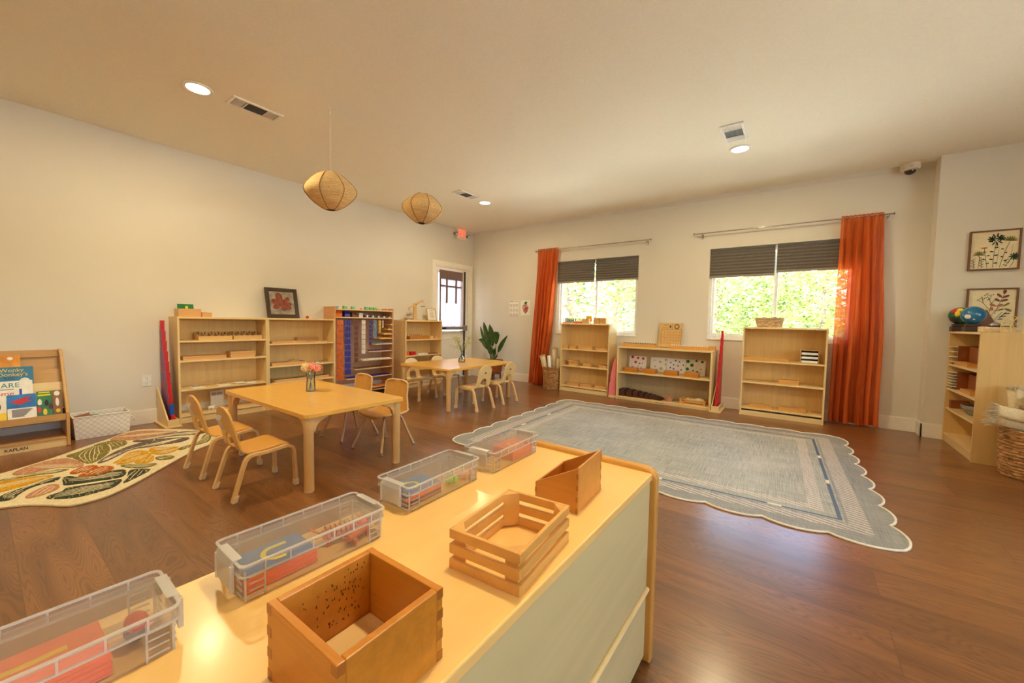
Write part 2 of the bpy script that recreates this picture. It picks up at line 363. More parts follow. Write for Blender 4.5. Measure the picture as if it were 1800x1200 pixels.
def smooth_path(pts, k=4):
    P = [Vector(p) for p in pts]; P = [2*P[0]-P[1]]+P+[2*P[-1]-P[-2]]; out = []
    for i in range(1, len(P)-2):
        p0, p1, p2, p3 = P[i-1:i+3]
        for q in range(k):
            t = q/k; out.append(.5*((2*p1)+(-p0+p2)*t+(2*p0-5*p1+4*p2-p3)*t*t+(-p0+3*p1-3*p2+p3)*t**3))
    out.append(P[-2]); return out
def rrect(x0, x1, y0, y1, r, n=5):
    out = []
    for cx, cy, a in ((x1-r, y1-r, 0), (x0+r, y1-r, 90), (x0+r, y0+r, 180), (x1-r, y0+r, 270)):
        for k in range(n+1): t = R(a+90*k/n); out.append((cx+r*math.cos(t), cy+r*math.sin(t)))
    return out

# ---------------------------------------------------------------- room shell
H = 2.74; XR = 9.4; YB = -9.2
struct(MB().box(-.2, XR+.2, YB-.2, .2, -.1, 0), 'floor', 'floor')
struct(MB().box(-.2, XR+.2, YB-.2, .2, H, H+.15), 'ceiling', 'ceiling')
m = MB()
def wall_holes(m, a0, a1, z0, z1, holes, f):
    xs = sorted({a0, a1, *[h[0] for h in holes], *[h[1] for h in holes]}); zs = sorted({z0, z1, *[h[2] for h in holes], *[h[3] for h in holes]})
    for i in range(len(xs)-1):
        for j in range(len(zs)-1):
            cx, cz = (xs[i]+xs[i+1])/2, (zs[j]+zs[j+1])/2
            if any(h[0] < cx < h[1] and h[2] < cz < h[3] for h in holes): continue
            f(xs[i], xs[i+1], zs[j], zs[j+1])
W1 = (1.87, 3.21, .89, 2.06); W2 = (4.15, 5.61, .89, 2.06)
wall_holes(m, -.15, 6.165, 0, H, [W1, W2], lambda a, b, c, d: m.box(a, b, 0, .15, c, d))
struct(m, 'wall_back', 'wall')
struct(MB().box(6.165, XR+.15, -.19, .15, 0, H), 'wall_back_right', 'wall')
DOOR = (-.985, -.115, 0, 2.03)
m = MB(); wall_holes(m, YB, 0, 0, H, [DOOR], lambda a, b, c, d: m.box(-.15, 0, a, b, c, d)); struct(m, 'wall_left', 'wall')
m = MB(); wall_holes(m, YB, -.19, 0, H, [(-7.0, -3.0, .85, 2.25)], lambda a, b, c, d: m.box(XR, XR+.15, a, b, c, d)); struct(m, 'wall_right', 'wall')
struct(MB().box(-.15, XR+.15, YB-.15, YB, 0, H), 'wall_front', 'wall')
# narrow slanting strip where the window wall meets the ceiling
struct(MB().prism([(0, H-.045), (0, H), (-.035, H)], .02, 6.165, axis='x'), 'trim_1', 'wall')
def bb(name, boxes):
    m = MB()
    for b in boxes: m.box(*b[:4], 0, .135); x0, x1, y0, y1 = b[:4]; m.box(x0+.002*(b[4] == 0), x1-.004*(b[4] == 0), y0+.004*(b[4] == 1), y1, .135, .142)
    struct(m, name, 'trim', bevel=.002)
bb('baseboard_back', [(.0, 6.15, -.015, 0, 1)])
bb('baseboard_right', [(6.15, 6.165, -.205, 0, 0), (6.15, XR, -.205, -.19, 1)])
bb('baseboard_left', [(0, .015, YB, -1.06, 0)])
# garden ground, unseen, kept near-white to bounce sunlight onto the ceiling
struct(MB().box(-14, 26, -14, 30, -.35, -.3), 'ground', 'bounce_ground')

# ---------------------------------------------------------------- windows
def window(n, x0, x1, lb, rb):
    z0, z1 = .89, 2.06; xm = (x0+x1)/2; w = thing(f'window_{n}', None, None, ((x0+x1)/2, 0, z0)); w['kind'] = 'structure'
    X0, X1, H_ = x0-xm, x1-xm, z1-z0
    f = MB(); t = .035
    for a in ((X0, X0+t, 0, H_), (X1-t, X1, 0, H_), (X0+t, X1-t, 0, t+.01), (X0+t, X1-t, H_-t, H_)): f.box(a[0], a[1], .02, .12, a[2], a[3])
    f.build('window_frame', 'white_gloss', w, bevel=.003)
    for s, nm in ((-1, 'sash'), (1, 'sash')):
        a0, a1 = (X0+t, .022) if s < 0 else (-.022, X1-t); yy = .05 if s < 0 else .075; q = MB(); u = .028
        for a in ((a0, a0+u, t+.01, H_-t), (a1-u, a1, t+.01, H_-t), (a0+u, a1-u, t+.01, t+.01+u), (a0+u, a1-u, H_-t-u, H_-t)): q.box(a[0], a[1], yy, yy+.022, a[2], a[3])
        so = q.build('sash', 'white_gloss', w, bevel=.002)
        MB().box(a0+u, a1-u, yy+.009, yy+.013, t+.01+u, H_-t-u).build('pane', 'pane', so)
    MB().box(X0-.002, X1+.002, -.012, .02, -.012, .002).build('window_sill', 'white_gloss', w, bevel=.002)
    return w
w3 = thing('window_3', None, None, (XR+.1, -5.0, .85)); w3['kind'] = 'structure'   # unseen window, added so daylight from the right reaches the foreground cabinet
f = MB()
for a in ((-2, -1.95, 0, 1.4), (1.95, 2, 0, 1.4), (-.03, .03, .05, 1.35), (-1.95, 1.95, 0, .05), (-1.95, 1.95, 1.35, 1.4)): f.box(-.03, .03, *a)
f.build('window_frame', 'white_gloss', w3); MB().box(-.004, .004, -1.95, 1.95, .05, 1.35).build('pane', 'pane', w3)
window(1, 1.87, 3.21, 0, 0); window(2, 4.15, 5.61, 0, 0)
def blind(x0, x1, zb, label):
    zt = 2.052; t = thing('cellular_blind', label, 'blind', ((x0+x1)/2, .0, zb), group=None)
    a, b = x0-(x0+x1)/2, x1-(x0+x1)/2; h = zt-zb; n = int((h-.05)/.019)
    m = MB(); zz = .03; prof = []
    for i in range(n+1): prof.append((-.004 if i % 2 else .006, .03+(h-.055)*i/n))
    prof2 = [(y+.022, z) for y, z in prof][::-1]
    m.prism(prof+prof2, a, b, axis='x'); m.build('pleated_fabric', 'blind_fabric', t)
    MB().box(a, b, -.006, .028, h-.026, h).build('head_rail', 'dgrey', t, bevel=.002)
    MB().box(a, b, -.006, .026, 0, .03).build('bottom_rail', 'blind_rail', t, bevel=.003)
    MB().box(-.03, .03, -.012, -.005, .002, .010).build('pull_tab', 'white', t)
    return t
plain('blind_fabric', (108, 102, 94), .85); plain('blind_rail', (146, 136, 120), .6)
blind(1.874, 2.518, 1.705, 'dark grey pleated blind over the left half of the window behind the left curtain')
blind(2.545, 3.206, 1.712, 'dark grey pleated blind over the right half of the window nearer the corner plant')
blind(4.156, 4.862, 1.682, 'dark grey pleated blind over the left half of the window above the red rods')
blind(4.882, 5.606, 1.715, 'dark grey pleated blind partly hidden by the right orange curtain')
# curtain rods and curtains
def rod(x0, x1, z, label, br):
    t = thing('curtain_rod', label, 'curtain rod', ((x0+x1)/2, -.075, z)); a, b = x0-(x0+x1)/2, x1-(x0+x1)/2
    MB().tube([(a, 0, 0), (b, 0, 0)], .008, 12).build('rod', 'chrome', t, smooth=True)
    for e in (a, b): MB().tube([(e-.006, 0, 0), (e+.006, 0, 0)], .016, 12).build('end_cap', 'chrome', t, smooth=True)
    for e in br: MB().tube([(e-(x0+x1)/2, .075, -.03), (e-(x0+x1)/2, .02, -.03), (e-(x0+x1)/2, 0, -.012)], .005, 8).box(e-(x0+x1)/2-.012, e-(x0+x1)/2+.012, .070, .0745, -.06, .0).build('bracket', 'chrome', t)
    return t
rod(1.481, 3.395, 2.256, 'thin silver curtain rod above the window nearer the corner, left curtain on it', (1.50, 3.335))
rod(3.957, 5.875, 2.260, 'thin silver curtain rod above the window nearer the hanging pictures', (4.05, 5.84))
def curtain(xt, xb, yb, label, folds, zt=2.285, seed=1):
    rnd = random.Random(seed); nu, nv = 150, 46; z0 = .02; H_ = zt-z0
    ph = [rnd.uniform(0, 6.28) for _ in range(4)]
    vs = []
    for j in range(nv+1):
        v = j/nv; z = zt-H_*v
        a0 = xt[0]+(xb[0]-xt[0])*v; a1 = xt[1]+(xb[1]-xt[1])*v
        if v > .3: a1 += .012*math.sin((v-.3)*7)
        for i in range(nu+1):
            u = i/nu
            pinch = math.exp(-v*14); uu = u; u = u+.035*math.sin(2*math.pi*u*1.5+ph[1])*min(1, v*3)
            amp = .022+.040*min(1, v*1.6)*(.7+.4*math.sin(2.1*math.pi*u+ph[2]))
            w = math.sin(2*math.pi*folds*u+ph[0]+.5*math.sin(3*v+ph[1]))*(1-.45*pinch)+.35*math.sin(2*math.pi*(folds*.5)*u+ph[2]+v*1.5)*v+.18*math.sin(2*math.pi*folds*2.3*u+ph[3])
            y = -.075+yb*v+amp*w
            if v < .02: y = -.075+.016*math.sin(2*math.pi*folds*2*u)
            y = min(y, -.024); u = uu; vs.append((a0+(a1-a0)*u+.012*v*math.sin(2*math.pi*folds*u*2+1), y, z+(.006*math.sin(2*math.pi*folds*2*u) if v == 0 else 0)))
    fs = [(j*(nu+1)+i, j*(nu+1)+i+1, (j+1)*(nu+1)+i+1, (j+1)*(nu+1)+i) for j in range(nv) for i in range(nu)]
    t = thing('curtain', label, 'curtain', (0, 0, 0))
    MB().add(vs, fs).build('curtain_panel', 'curtain_orange', t, smooth=True)
    hv = [(x, y+.004, z) for x, y, z in vs[-3*(nu+1):]]; k = nu+1
    MB().add(hv, [(j*k+i, j*k+i+1, (j+1)*k+i+1, (j+1)*k+i) for j in range(2) for i in range(nu)]).build('hem', 'curtain_orange', t, smooth=True)
    return t
curtain((1.515, 1.915), (1.42, 1.70), -.02, 'orange rust curtain beside the woven basket of rolled mats, left of the windows', 6, seed=3)
curtain((5.455, 5.80), (5.43, 5.86), -.0, 'orange rust curtain at the right end of the windows, beside the empty wall', 5, seed=5)

# ---------------------------------------------------------------- door
d = thing('door_1', None, None, (0, -.55, 0)); d['kind'] = 'structure'
Y0, Y1 = -.435, .435
f = MB()
for a in ((Y0-.075, Y0, 0, 2.105), (Y1, Y1+.075, 0, 2.105), (Y0, Y1, 2.03, 2.105)): f.box(-.001, .018, a[0], a[1], a[2], a[3])
for a in ((Y0, Y0+.022, 0, 2.03), (Y1-.022, Y1, 0, 2.03), (Y0+.022, Y1-.022, 2.008, 2.03)): f.box(-.14, .004, a[0], a[1], a[2], a[3])
f.build('door_frame', 'trim', d, bevel=.003)
s0, s1 = Y0+.0225, Y1-.0225; wy0, wy1, wz0, wz1 = -.335, .215, .87, 1.90
m = MB(); wall_holes(m, s0, s1, .002, 2.0075, [(wy0, wy1, wz0, wz1)], lambda a, b, c, e: m.box(-.07, -.025, a, b, c, e)); m.build('door_slab', 'trim', d)
m = MB()
for a in ((wy0-.03, wy0, wz0-.03, wz1+.03), (wy1, wy1+.03, wz0-.03, wz1+.03), (wy0, wy1, wz0-.03, wz0), (wy0, wy1, wz1, wz1+.03)): m.box(-.03, -.012, *a)
m.box(-.026, -.018, s0+.12, s1-.14, .16, .17).box(-.026, -.018, s0+.12, s1-.14, .73, .74).box(-.026, -.018, s0+.12, s0+.13, .17, .73).box(-.026, -.018, s1-.15, s1-.14, .17, .73)
m.build('window_moulding', 'trim', d, bevel=.003)
MB().box(-.05, -.046, wy0, wy1, wz0, wz1).build('pane', 'pane', d)
b = MB().box(-.024, .045, -.34, .22, .895, .95).build('push_bar', 'steel', d, bevel=.008)
MB().box(-.024, .055, .22, .345, .875, .975).build('latch_box', 'steel', d, bevel=.006)
MB().box(-.022, .012, .315, .33, .02, .875).box(-.022, .012, .315, .33, .975, 1.98).build('dark_strip', 'dark', d)  # dark upright strip above and below the latch box
MB().box(.045, .048, -.30, -.20, .905, .94).build('dogging_label', 'black', b)
# sheer on the door window, its own thing
dc = thing('door_curtain', 'pale sheer curtain with grey ties over the window of the exit door', 'curtain', (0, -.61, 0))
nu, nv = 60, 20; vs = []
for j in range(nv+1):
    for i in range(nu+1):
        u = i/nu; v = j/nv; vs.append((.012+.010*math.sin(2*math.pi*7*u+v*2)*(.3+v), -.285+.575*u, 1.945-1.03*v))
MB().add(vs, [(j*(nu+1)+i, j*(nu+1)+i+1, (j+1)*(nu+1)+i+1, (j+1)*(nu+1)+i) for j in range(nv) for i in range(nu)]).build('sheer_panel', 'door_sheer', dc, smooth=True)
MB().box(.030, .033, -.295, .285, 1.79, 1.95).box(.030, .033, -.285, .255, 1.655, 1.685).build('top_band', 'door_sheer_band', dc)
MB().box(.030, .033, -.298, -.262, .915, 1.79).build('side_band', 'door_sheer_band', dc)
for y in (-.145, .09): MB().box(.034, .037, y, y+.045, 1.37, 1.79).build('tie', 'door_sheer_band', dc)
MB().tube([(.022, -.31, 1.94), (.022, .30, 1.94)], .006, 8).build('tension_rod', 'white', dc)

# ---------------------------------------------------------------- exit sign, ceiling fittings
ex = thing('exit_sign', 'lit red EXIT sign with two lamp heads by the corner above the door', 'exit sign', (0, -.37, 2.64))
MB().box(0, .045, -.115, .115, -.085, .085).build('housing', 'white', ex, bevel=.006)
plain('exit_face', (250, 214, 200), .5); MB().box(.045, .048, -.100, .100, -.070, .072).build('face_panel', 'exit_face', ex)
text('EXIT', .15, 'exit_glow', ex, face_x(.0485, -.0, 0), bold=.004, sx=.62)
MB().box(.0, .05, -.10, .10, .0855, .092).build('red_glow_slot', 'exit_glow', ex)
for s in (-1, 1):
    h = MB().tube([(.03, s*.118, -.0), (.03, s*.15, 0)], .01, 8).tube([(.01, s*.165, -.0), (.065, s*.165, -.01)], [.02, .032], 14).build('lamp_head', 'steel', ex, smooth=True)
    MB().tube([(.065, s*.165, -.01), (.067, s*.165, -.01)], .026, 14).build('lens', 'white_gloss', h)
def downlight(x, y, label, w=1.0):
    t = thing('ceiling_downlight', label, 'ceiling light', (x, y, H))
    MB().lathe([(.070, -.001), (.094, -.001), (.094, -.006), (.088, -.010), (.072, -.008), (.070, -.001)], n=32).build('trim_ring', 'white', t, smooth=True)
    MB().lathe([(0, -.004), (.071, -.004)], n=32).build('diffuser', 'lamp_glow', t)
    l = bpy.data.lights.new('lamp_light', 'AREA'); o = bpy.data.objects.new('lamp_light', l); COL.objects.link(o)
    l.shape = 'DISK'; l.size = .13; l.energy = LAMP_W*w; l.color = LAMP_COL; o.parent = t; o.location = (0, 0, -.012)
downlight(1.48, -4.70, 'round lit ceiling downlight nearest the left wall, beside the long left vent', 1.2)
downlight(1.46, -1.40, 'small round lit ceiling downlight near the corner and exit sign', .75)
downlight(4.607, -1.40, 'round lit ceiling downlight in front of the right window, next to a vent', .8)
for x, y, w, lab in ((4.6, -4.75, 1.0, 'above the foreground cabinet'), (4.6, -8.0, .8, 'behind the camera'), (1.48, -8.0, .8, 'at the far left behind the camera'), (7.7, -4.7, .8, 'to the right of the camera')):
    downlight(x, y, 'round lit ceiling downlight '+lab+', outside the photo', w)
def vent(x0, x1, y0, y1, label):
    t = thing('ceiling_vent', label, 'vent', ((x0+x1)/2, (y0+y1)/2, H)); a, b = (x1-x0)/2, (y1-y0)/2
    m = MB()
    for q in ((-a, a, -b, -b+.022), (-a, a, b-.022, b), (-a, -a+.022, -b+.022, b-.022), (a-.022, a, -b+.022, b-.022)): m.box(q[0], q[1], q[2], q[3], -.010, 0)
    for y in (-.075, .072): m.box(-a+.022, a-.022, y, y+.008, -.010, 0)
    m.build('frame', 'white', t, bevel=.002)
    MB().box(-a+.02, a-.02, -b+.02, b-.02, -.002, -.0005).build('backing', 'dark', t)
    m = MB()
    for k in range(9):
        y = -b+.03+k*(b-.11)/9*1.0; m.box(-a+.022, a-.022, y, y+.003, -.009, -.002)
    m.build('end_louvres', 'white', t); m = MB()
    for k in range(9):
        y = -b+.03+k*(b-.11)/9*1.0; m.box(-a+.022, a-.022, -y-.003, -y, -.009, -.002)
    m.build('end_louvres', 'white', t)
    m = MB()
    for k in range(11): x = -a+.028+k*(2*a-.056)/10; m.box(x-.001, x+.002, -.067, .072, -.007, -.002)
    m.build('centre_louvres', 'dgrey', t)
vent(1.43, 1.60, -4.515, -4.155, 'long white and grey ceiling vent beside the left downlight')
vent(1.39, 1.56, -1.99, -1.63, 'small white ceiling vent near the exit sign')
vent(4.51, 4.69, -1.96, -1.61, 'white ceiling vent next to the downlight in front of the right window')
cm = thing('security_camera', 'white dome security camera at the top of the window wall', 'security camera', (5.97, -.075, H-.035))
MB().lathe([(0, .035), (.072, .035), (.076, .0), (.072, -.03), (.052, -.038), (0, -.038)], n=28).build('housing', 'camera_white', cm, smooth=True)
MB().ball((0, -.006, -.036), .046, .046, .042, 20).build('dome', 'smoked', cm, smooth=True)
MB().tube([(.0, -.076, -.005), (.0, -.079, -.005)], .004, 8).build('screw', 'dark', cm)

# ---------------------------------------------------------------- hanging lanterns
def lantern(x, y, zc, label, hook, tilt, seed):
    t = thing('hanging_lantern', label, 'hanging lantern', (x, y, H))
    MB().tube([(0, 0, 0), (0, 0, zc-H+.125)], .0012, 5).build('string', 'white', t)
    MB().tube([(0, 0, -.0), (0, 0, -.03), (.008, 0, -.04), (.008, 0, -.055), (0, 0, -.06), (-.006, 0, -.05)], .0018, 6).build('ceiling_hook', 'white', t)
    off = (0, 0, zc-H)
    prof = [(.028, .128), (.05, .128), (.075, .118), (.105, .100), (.14, .070), (.172, .036), (.192, .006), (.197, -.016), (.190, -.040), (.165, -.075), (.13, -.108), (.09, -.135), (.055, -.152), (.032, -.156), (.028, -.156)]
    n = 48; vs = []; fs = []; rr = []
    for k, (r, z) in enumerate(prof):
        for i in range(n):
            a = 2*math.pi*i/n; w = 1-.035*abs(math.sin(a*3.5))*min(1, r/.12); vs.append((r*w*math.cos(a), r*w*math.sin(a), z))
    for k in range(len(prof)-1):
        for i in range(n): fs.append((k*n+i, k*n+(i+1) % n, (k+1)*n+(i+1) % n, (k+1)*n+i))
    sh = MB().add(vs, fs).build('shade', 'burlap', t, smooth=True, solid=.002, loc=off, rot=tilt)
    for k in range(7):
        a = 2*math.pi*k/7; MB().tube([((r+.0015)*math.cos(a), (r+.0015)*math.sin(a), z) for r, z in prof], .0032, 6).build('seam', 'seam', sh, smooth=True)
    MB().tube([(.03*math.cos(R(q*20)), .03*math.sin(R(q*20)), -.157) for q in range(18)], .005, 6, closed=True).build('bottom_ring', 'dark_frame', sh)
    return t
wood('seam', (150, 112, 66), .8, 2, .8, 0)
lantern(2.055, -4.01, 2.095, 'large burlap lantern hanging nearer the camera, tilted slightly', 1, (R(5), R(4), 0), 1)
lantern(2.035, -3.04, 2.19, 'burlap lantern hanging farther back, nearer the exit sign', 1, (R(-3), R(2), .5), 2)


# ---------------------------------------------------------------- garden trees
def tree(x, y, h, cr, label, leafmat, n, z0=.2, trunk=None, lean=(0, 0), seed=0, size=.06):
    rnd = random.Random(seed); t = thing('garden_tree', label, 'tree', (x, y, -.3), group='trees outside the windows')
    m = MB(); tr = trunk or .09
    p = [(0, 0, 0), (lean[0]*.3, lean[1]*.3, h*.3), (lean[0]*.7, lean[1]*.6, h*.62), (lean[0], lean[1], h*.95)]
    m.tube(smooth_path(p, 4), [tr*(1-.055*k) for k in range(13)], 10)
    tips = []
    for k in range(16):
        z = h*(.25+.65*k/16); a = rnd.uniform(0, 6.28); L = cr*rnd.uniform(.6, 1); bx, by = lean[0]*z/h, lean[1]*z/h
        q = [(bx, by, z), (bx+L*.4*math.cos(a), by+L*.4*math.sin(a), z+L*.1), (bx+L*math.cos(a), by+L*math.sin(a), z+L*rnd.uniform(-.1, .4))]
        m.tube(smooth_path(q, 3), [tr*.35*(1-.12*i) for i in range(7)], 6); tips.append(q)
    m.build('trunk', 'bark', t, smooth=True)
    vs = []; fs = []
    clumps = []
    for k in range(max(20, n//110)):
        while 1:
            c = Vector((rnd.uniform(-1, 1), rnd.uniform(-1, 1), rnd.uniform(-1, 1)))
            if .25 < c.length < 1: break
        clumps.append((c.x*cr+lean[0]*.6, c.y*cr+lean[1]*.6, z0+(h-z0)*(.5+.5*c.z)))
    for k in range(n):
        c = clumps[k % len(clumps)]; s = cr*.26
        o = Vector((c[0]+rnd.gauss(0, s), c[1]+rnd.gauss(0, s), c[2]+rnd.gauss(0, s*.8)))
        if o.z < z0*.5: o.z = abs(o.z)
        a = rnd.uniform(0, 6.28); e = Vector((math.cos(a), math.sin(a), rnd.uniform(-.7, .7))).normalized()
        g = Vector((rnd.gauss(0, 1), rnd.gauss(0, 1), rnd.gauss(0, 1))); g = (g-e*g.dot(e)).normalized(); L = size*rnd.uniform(.7, 1.4)
        b = len(vs); vs += [o-e*L, o-g*L*.42, o+e*L, o+g*L*.42]; fs.append((b, b+1, b+2, b+3))
    MB().add(vs, fs).build('foliage', leafmat, t)
    return t
tree(.02, 4.0, 4.6, 1.5, 'tree with a pale bare trunk in the left pane nearest the corner', 'tree_leaf', 800, 1.5, .17, (-.5, .3), 11, .07)
tree(.55, 5.0, 4.6, 1.6, 'leafy tree behind the right half of the window nearer the corner', 'tree_leaf', 1700, .6, .15, (.7, .3), 12, .07)
tree(-3.2, 7.6, 4.4, 1.9, 'bushy green tree far left beyond the window nearer the corner', 'tree_leaf_dark', 4200, .2, .12, (0, 0), 13, .09)
tree(.4, 10.2, 5.0, 2.2, 'dense tree standing behind the pale trunk in the window nearer the corner', 'tree_leaf_pale', 4800, .1, .14, (0, 0), 14, .10)
tree(3.3, 6.3, 3.9, 1.5, 'yellow green tree filling the left half of the window above the wicker basket', 'tree_leaf_pale', 8500, .1, .08, (0, 0), 15, .052)
tree(5.6, 6.8, 3.6, 1.6, 'green tree filling the right half of the window beside the right curtain', 'tree_leaf', 6800, .1, .08, (0, 0), 16, .052)
tree(4.6, 11.0, 4.2, 2.2, 'tall tree farther back between the two trees of the right window', 'tree_leaf_dark', 4600, .1, .1, (0, 0), 17, .10)
tree(-1.6, 5.4, 2.3, 1.0, 'low green bush at the lower left of the window nearer the corner', 'tree_leaf', 5000, .05, .05, (0, 0), 18, .06)

# ---------------------------------------------------------------- bookcases
def bookcase(name, label, w, h, dpt, levels, loc, rz, kick=.075, back='birch_panel', t=.018, lit_gaps=(), side='birch_z', matx='birch_x', cat='bookcase', kaplan=None):
    """local frame: opening faces -y, x across, origin at floor centre of the back"""
    o = thing(name, label, cat, loc, rz)
    a = w/2
    for s in (-1, 1): MB().box(min(s*a, s*(a-t)), max(s*a, s*(a-t)), -dpt, 0, 0, h).build('side_panel', side, o, bevel=.0015)
    MB().box(-a+t, a-t, -dpt+.002, 0, h-.02, h-.001).build('top_panel', matx, o, bevel=.0015)
    MB().box(-a+t, a-t, -.008, 0, .02, h-.02).build('back_panel', back, o)
    MB().box(-a+t, a-t, -dpt+.012, -dpt+.03, 0, kick-.0175).build('kickboard', matx, o, bevel=.001)
    for z in levels: MB().box(-a+t, a-t, -dpt+.004, -.008, z-.017, z).build('shelf', matx, o, bevel=.0015)
    for s in lit_gaps: MB().tube([(s, -dpt+.002, h-.006), (s, -dpt-.0015, h-.006)], .012, 16).build('lit_gap_disc', 'white', o)  # white discs stand in for daylight shining through the cam-lock gaps
    if kaplan: text('KAPLAN', .028, 'ink', o, face_y(kaplan[0], -dpt+.0115, kaplan[1]), .0004, bold=.0006)
    return o
wood('birch_warm_lit', (222, 184, 118), .88, 2)  # tanner copy of the birch, warm lamplight put into the side's colour
HB = 1.055; L_STD = (.075, .335, .622, .817)
RZL = R(90)   # opening faces +x : local -y -> +x
bookcase('bookcase', 'light birch bookcase nearest the tall red and blue rods, numbered trays inside', .80, HB, .28, (.08, .335, .622, .817), (.002, -4.167, 0), RZL)
bookcase('bookcase', 'light birch bookcase under the framed flower picture', .80, HB, .28, (.08, .305, .50, .76), (.002, -3.366, 0), RZL)
bookcase('bookcase', 'light birch bookcase carrying the balance scale, beside the exit door', .76, HB, .28, (.08, .28, .505, .755), (.002, -1.455, 0), RZL)
bookcase('bookcase', 'light birch bookcase under the left window beside the woven basket', .80, HB, .28, (.085, .40, .66), (2.520, -.016, 0), 0, lit_gaps=(-.22,))
bookcase('bookcase', 'light birch bookcase under the right window with a wicker basket on top', .80, HB, .28, (.095, .405, .66), (4.995, -.016, 0), 0, lit_gaps=(-.30, .30))
bookcase('bookcase', 'birch bookcase at the far right seen from its side, with globes on top', .80, HB, .28, (.08, .325, .515, .745), (6.582, -.607, 0), R(-90), side='birch_warm_lit')
# low wide shelf
wood('case_back', (196, 172, 128), .85, 2, .5, .05)
bookcase('low_shelf', 'low wide birch shelf holding cards with coloured dots', 1.22, .745, .35, (.04, .39), (3.680, -.016, 0), 0, kick=.057, t=.022, cat='low shelf', kaplan=(-.01, .019), back='case_back')

# ---------------------------------------------------------------- small wooden boxes
def obox(name, label, cat, x0, x1, y0, y1, z, h, mat='beech', t=.006, rz=0, group=None, inner=None, lid=0, low=None):
    """open box; low = height of the front (-y side) wall"""
    cx, cy = (x0+x1)/2, (y0+y1)/2; a, b = (x1-x0)/2, (y1-y0)/2
    o = thing(name, label, cat, (cx, cy, z), rz, group); m = MB()
    m.box(-a, a, b-t, b, 0, h)
    m.box(-a, a, -b, -b+t, 0, low or h)
    for s in (-1, 1):
        x = (s*a, s*(a-t)); m.prism([(-b+t, 0), (b-t, 0), (b-t, h), (-b+t, low or h)], min(x), max(x), axis='x')
    m.box(-a+t, a-t, -b+t, b-t, 0, t*.8)
    m.build('box_body', mat, o, bevel=.0012)
    if lid: MB().box(-a+t*.3, a-t*.3, -b+t*.3, b-t*.3, h, h+lid).build('lid', mat, o, bevel=.0015)
    if inner: MB().box(-a+t, a-t, -b+t, b-t, t*.8, h*inner[1]).build('contents', inner[0], o)
    return o
def cbox(name, label, cat, x0, x1, y0, y1, z, h, mat='beech', rz=0, group=None, lidz=.35):
    cx, cy = (x0+x1)/2, (y0+y1)/2; a, b = (x1-x0)/2, (y1-y0)/2
    o = thing(name, label, cat, (cx, cy, z), rz, group)
    MB().box(-a, a, -b, b, 0, h*(1-lidz)-.0006).build('box_body', mat, o, bevel=.0012)
    MB().box(-a-.0005, a+.0005, -b-.0005, b+.0005, h*(1-lidz), h).build('lid', mat, o, bevel=.0015)
    return o
# --- left wall bookcase 1 (by the rods)
def spindle(y0, y1, nums, label, z=.817):
    o = thing('number_tray', label, 'spindle tray', (.16, (y0+y1)/2, z)); b = (y1-y0)/2; m = MB()
    m.box(.055, .061, -b, b, 0, .042).box(-.075, -.069, -b, b, 0, .085).box(-.069, .055, -b, b, 0, .006)
    for k in range(6):
        y = -b+k*(2*b-.005)/5; m.prism([(-.069, .006), (.055, .006), (.055, .042), (-.069, .08)], y, y+.005, axis='y')
    m.build('tray_body', 'pine', o, bevel=.001)
    for k, c in enumerate(nums): text(c, .045, 'black', o, face_x(-.0685, -b+(k+.5)*2*b/5, .062), .0004, bold=.001)
spindle(-4.385, -4.09, '01234', 'left yellow wooden digit tray with digits starting from zero, near the rods'); spindle(-4.075, -3.80, '56789', 'right wooden digit tray, its digits ending in nine, touching the side panel')
cbox('wooden_box', 'long flat beech box on the second shelf beside the tall rods', 'box', .10, .25, -4.52, -4.155, .622, .036, 'beech_y')
cbox('wooden_box', 'taller beech box on the second shelf of the bookcase by the rods', 'box', .11, .24, -4.115, -3.88, .622, .066, 'beech_y')
def card(x, y, z, lab, rz=0, w=.11, l=.10, stroke=True, g=None):
    o = thing('letter_card', lab, 'card', (x, y, z), rz, g); MB().box(-w/2, w/2, -l/2, l/2, 0, .006).build('card_base', 'paper', o, bevel=.001)
    if stroke: MB().tube([(-.03, -.03, .0065), (-.0, -.01, .0065), (.0, .02, .0065), (-.02, .035, .0065)], .003, 6).build('drawn_shape', 'ink', o)
card(.19, -4.40, .335, 'white card with a dark curve, left of the row on the third shelf', .1, .14, .10); card(.19, -4.17, .335, 'white card with a dark curve, middle of the row on the third shelf', -.1, .13, .10)
card(.19, -3.93, .335, 'white card with a dark curve, right of the row on the third shelf', .15, .13, .10); card(.20, -4.03, .341, 'blank pale card beside the right one on the third shelf', .05, .10, .09, False)
o = thing('bead_rack', 'pale rack with a row of beads standing on the bottom shelf behind the chairs', 'bead frame', (.08, -4.195, .08))
m = MB().box(-.006, .006, -.06, -.052, 0, .18).box(-.006, .006, .052, .06, 0, .18).box(-.006, .006, -.052, .052, .17, .18).box(-.03, .03, -.06, .06, 0, .008).box(-.004, -.001, -.052, .052, .012, .17); m.build('frame', 'paper', o)
for k in range(7): MB().tube([(.004, -.042+k*.014, .165), (.004, -.042+k*.014, .135)], .003, 6).build('bead_string', 'ink_grey', o)
o = thing('curved_wooden_bridge', 'curved pale wooden piece with a rail on the bottom shelf behind the table', 'toy', (.16, -3.98, .08))
MB().tube([(.0, .09*math.cos(R(a*15)), .02+.05*math.sin(R(a*15))) for a in range(13)], .012, 8).build('arch', 'paper', o, smooth=True); MB().box(-.03, .03, -.10, .10, 0, .012).build('base', 'beech', o)
o = thing('toy_figures', 'small white toy animal on the bottom shelf beside the bead rack', 'toy', (.18, -4.28, .08))
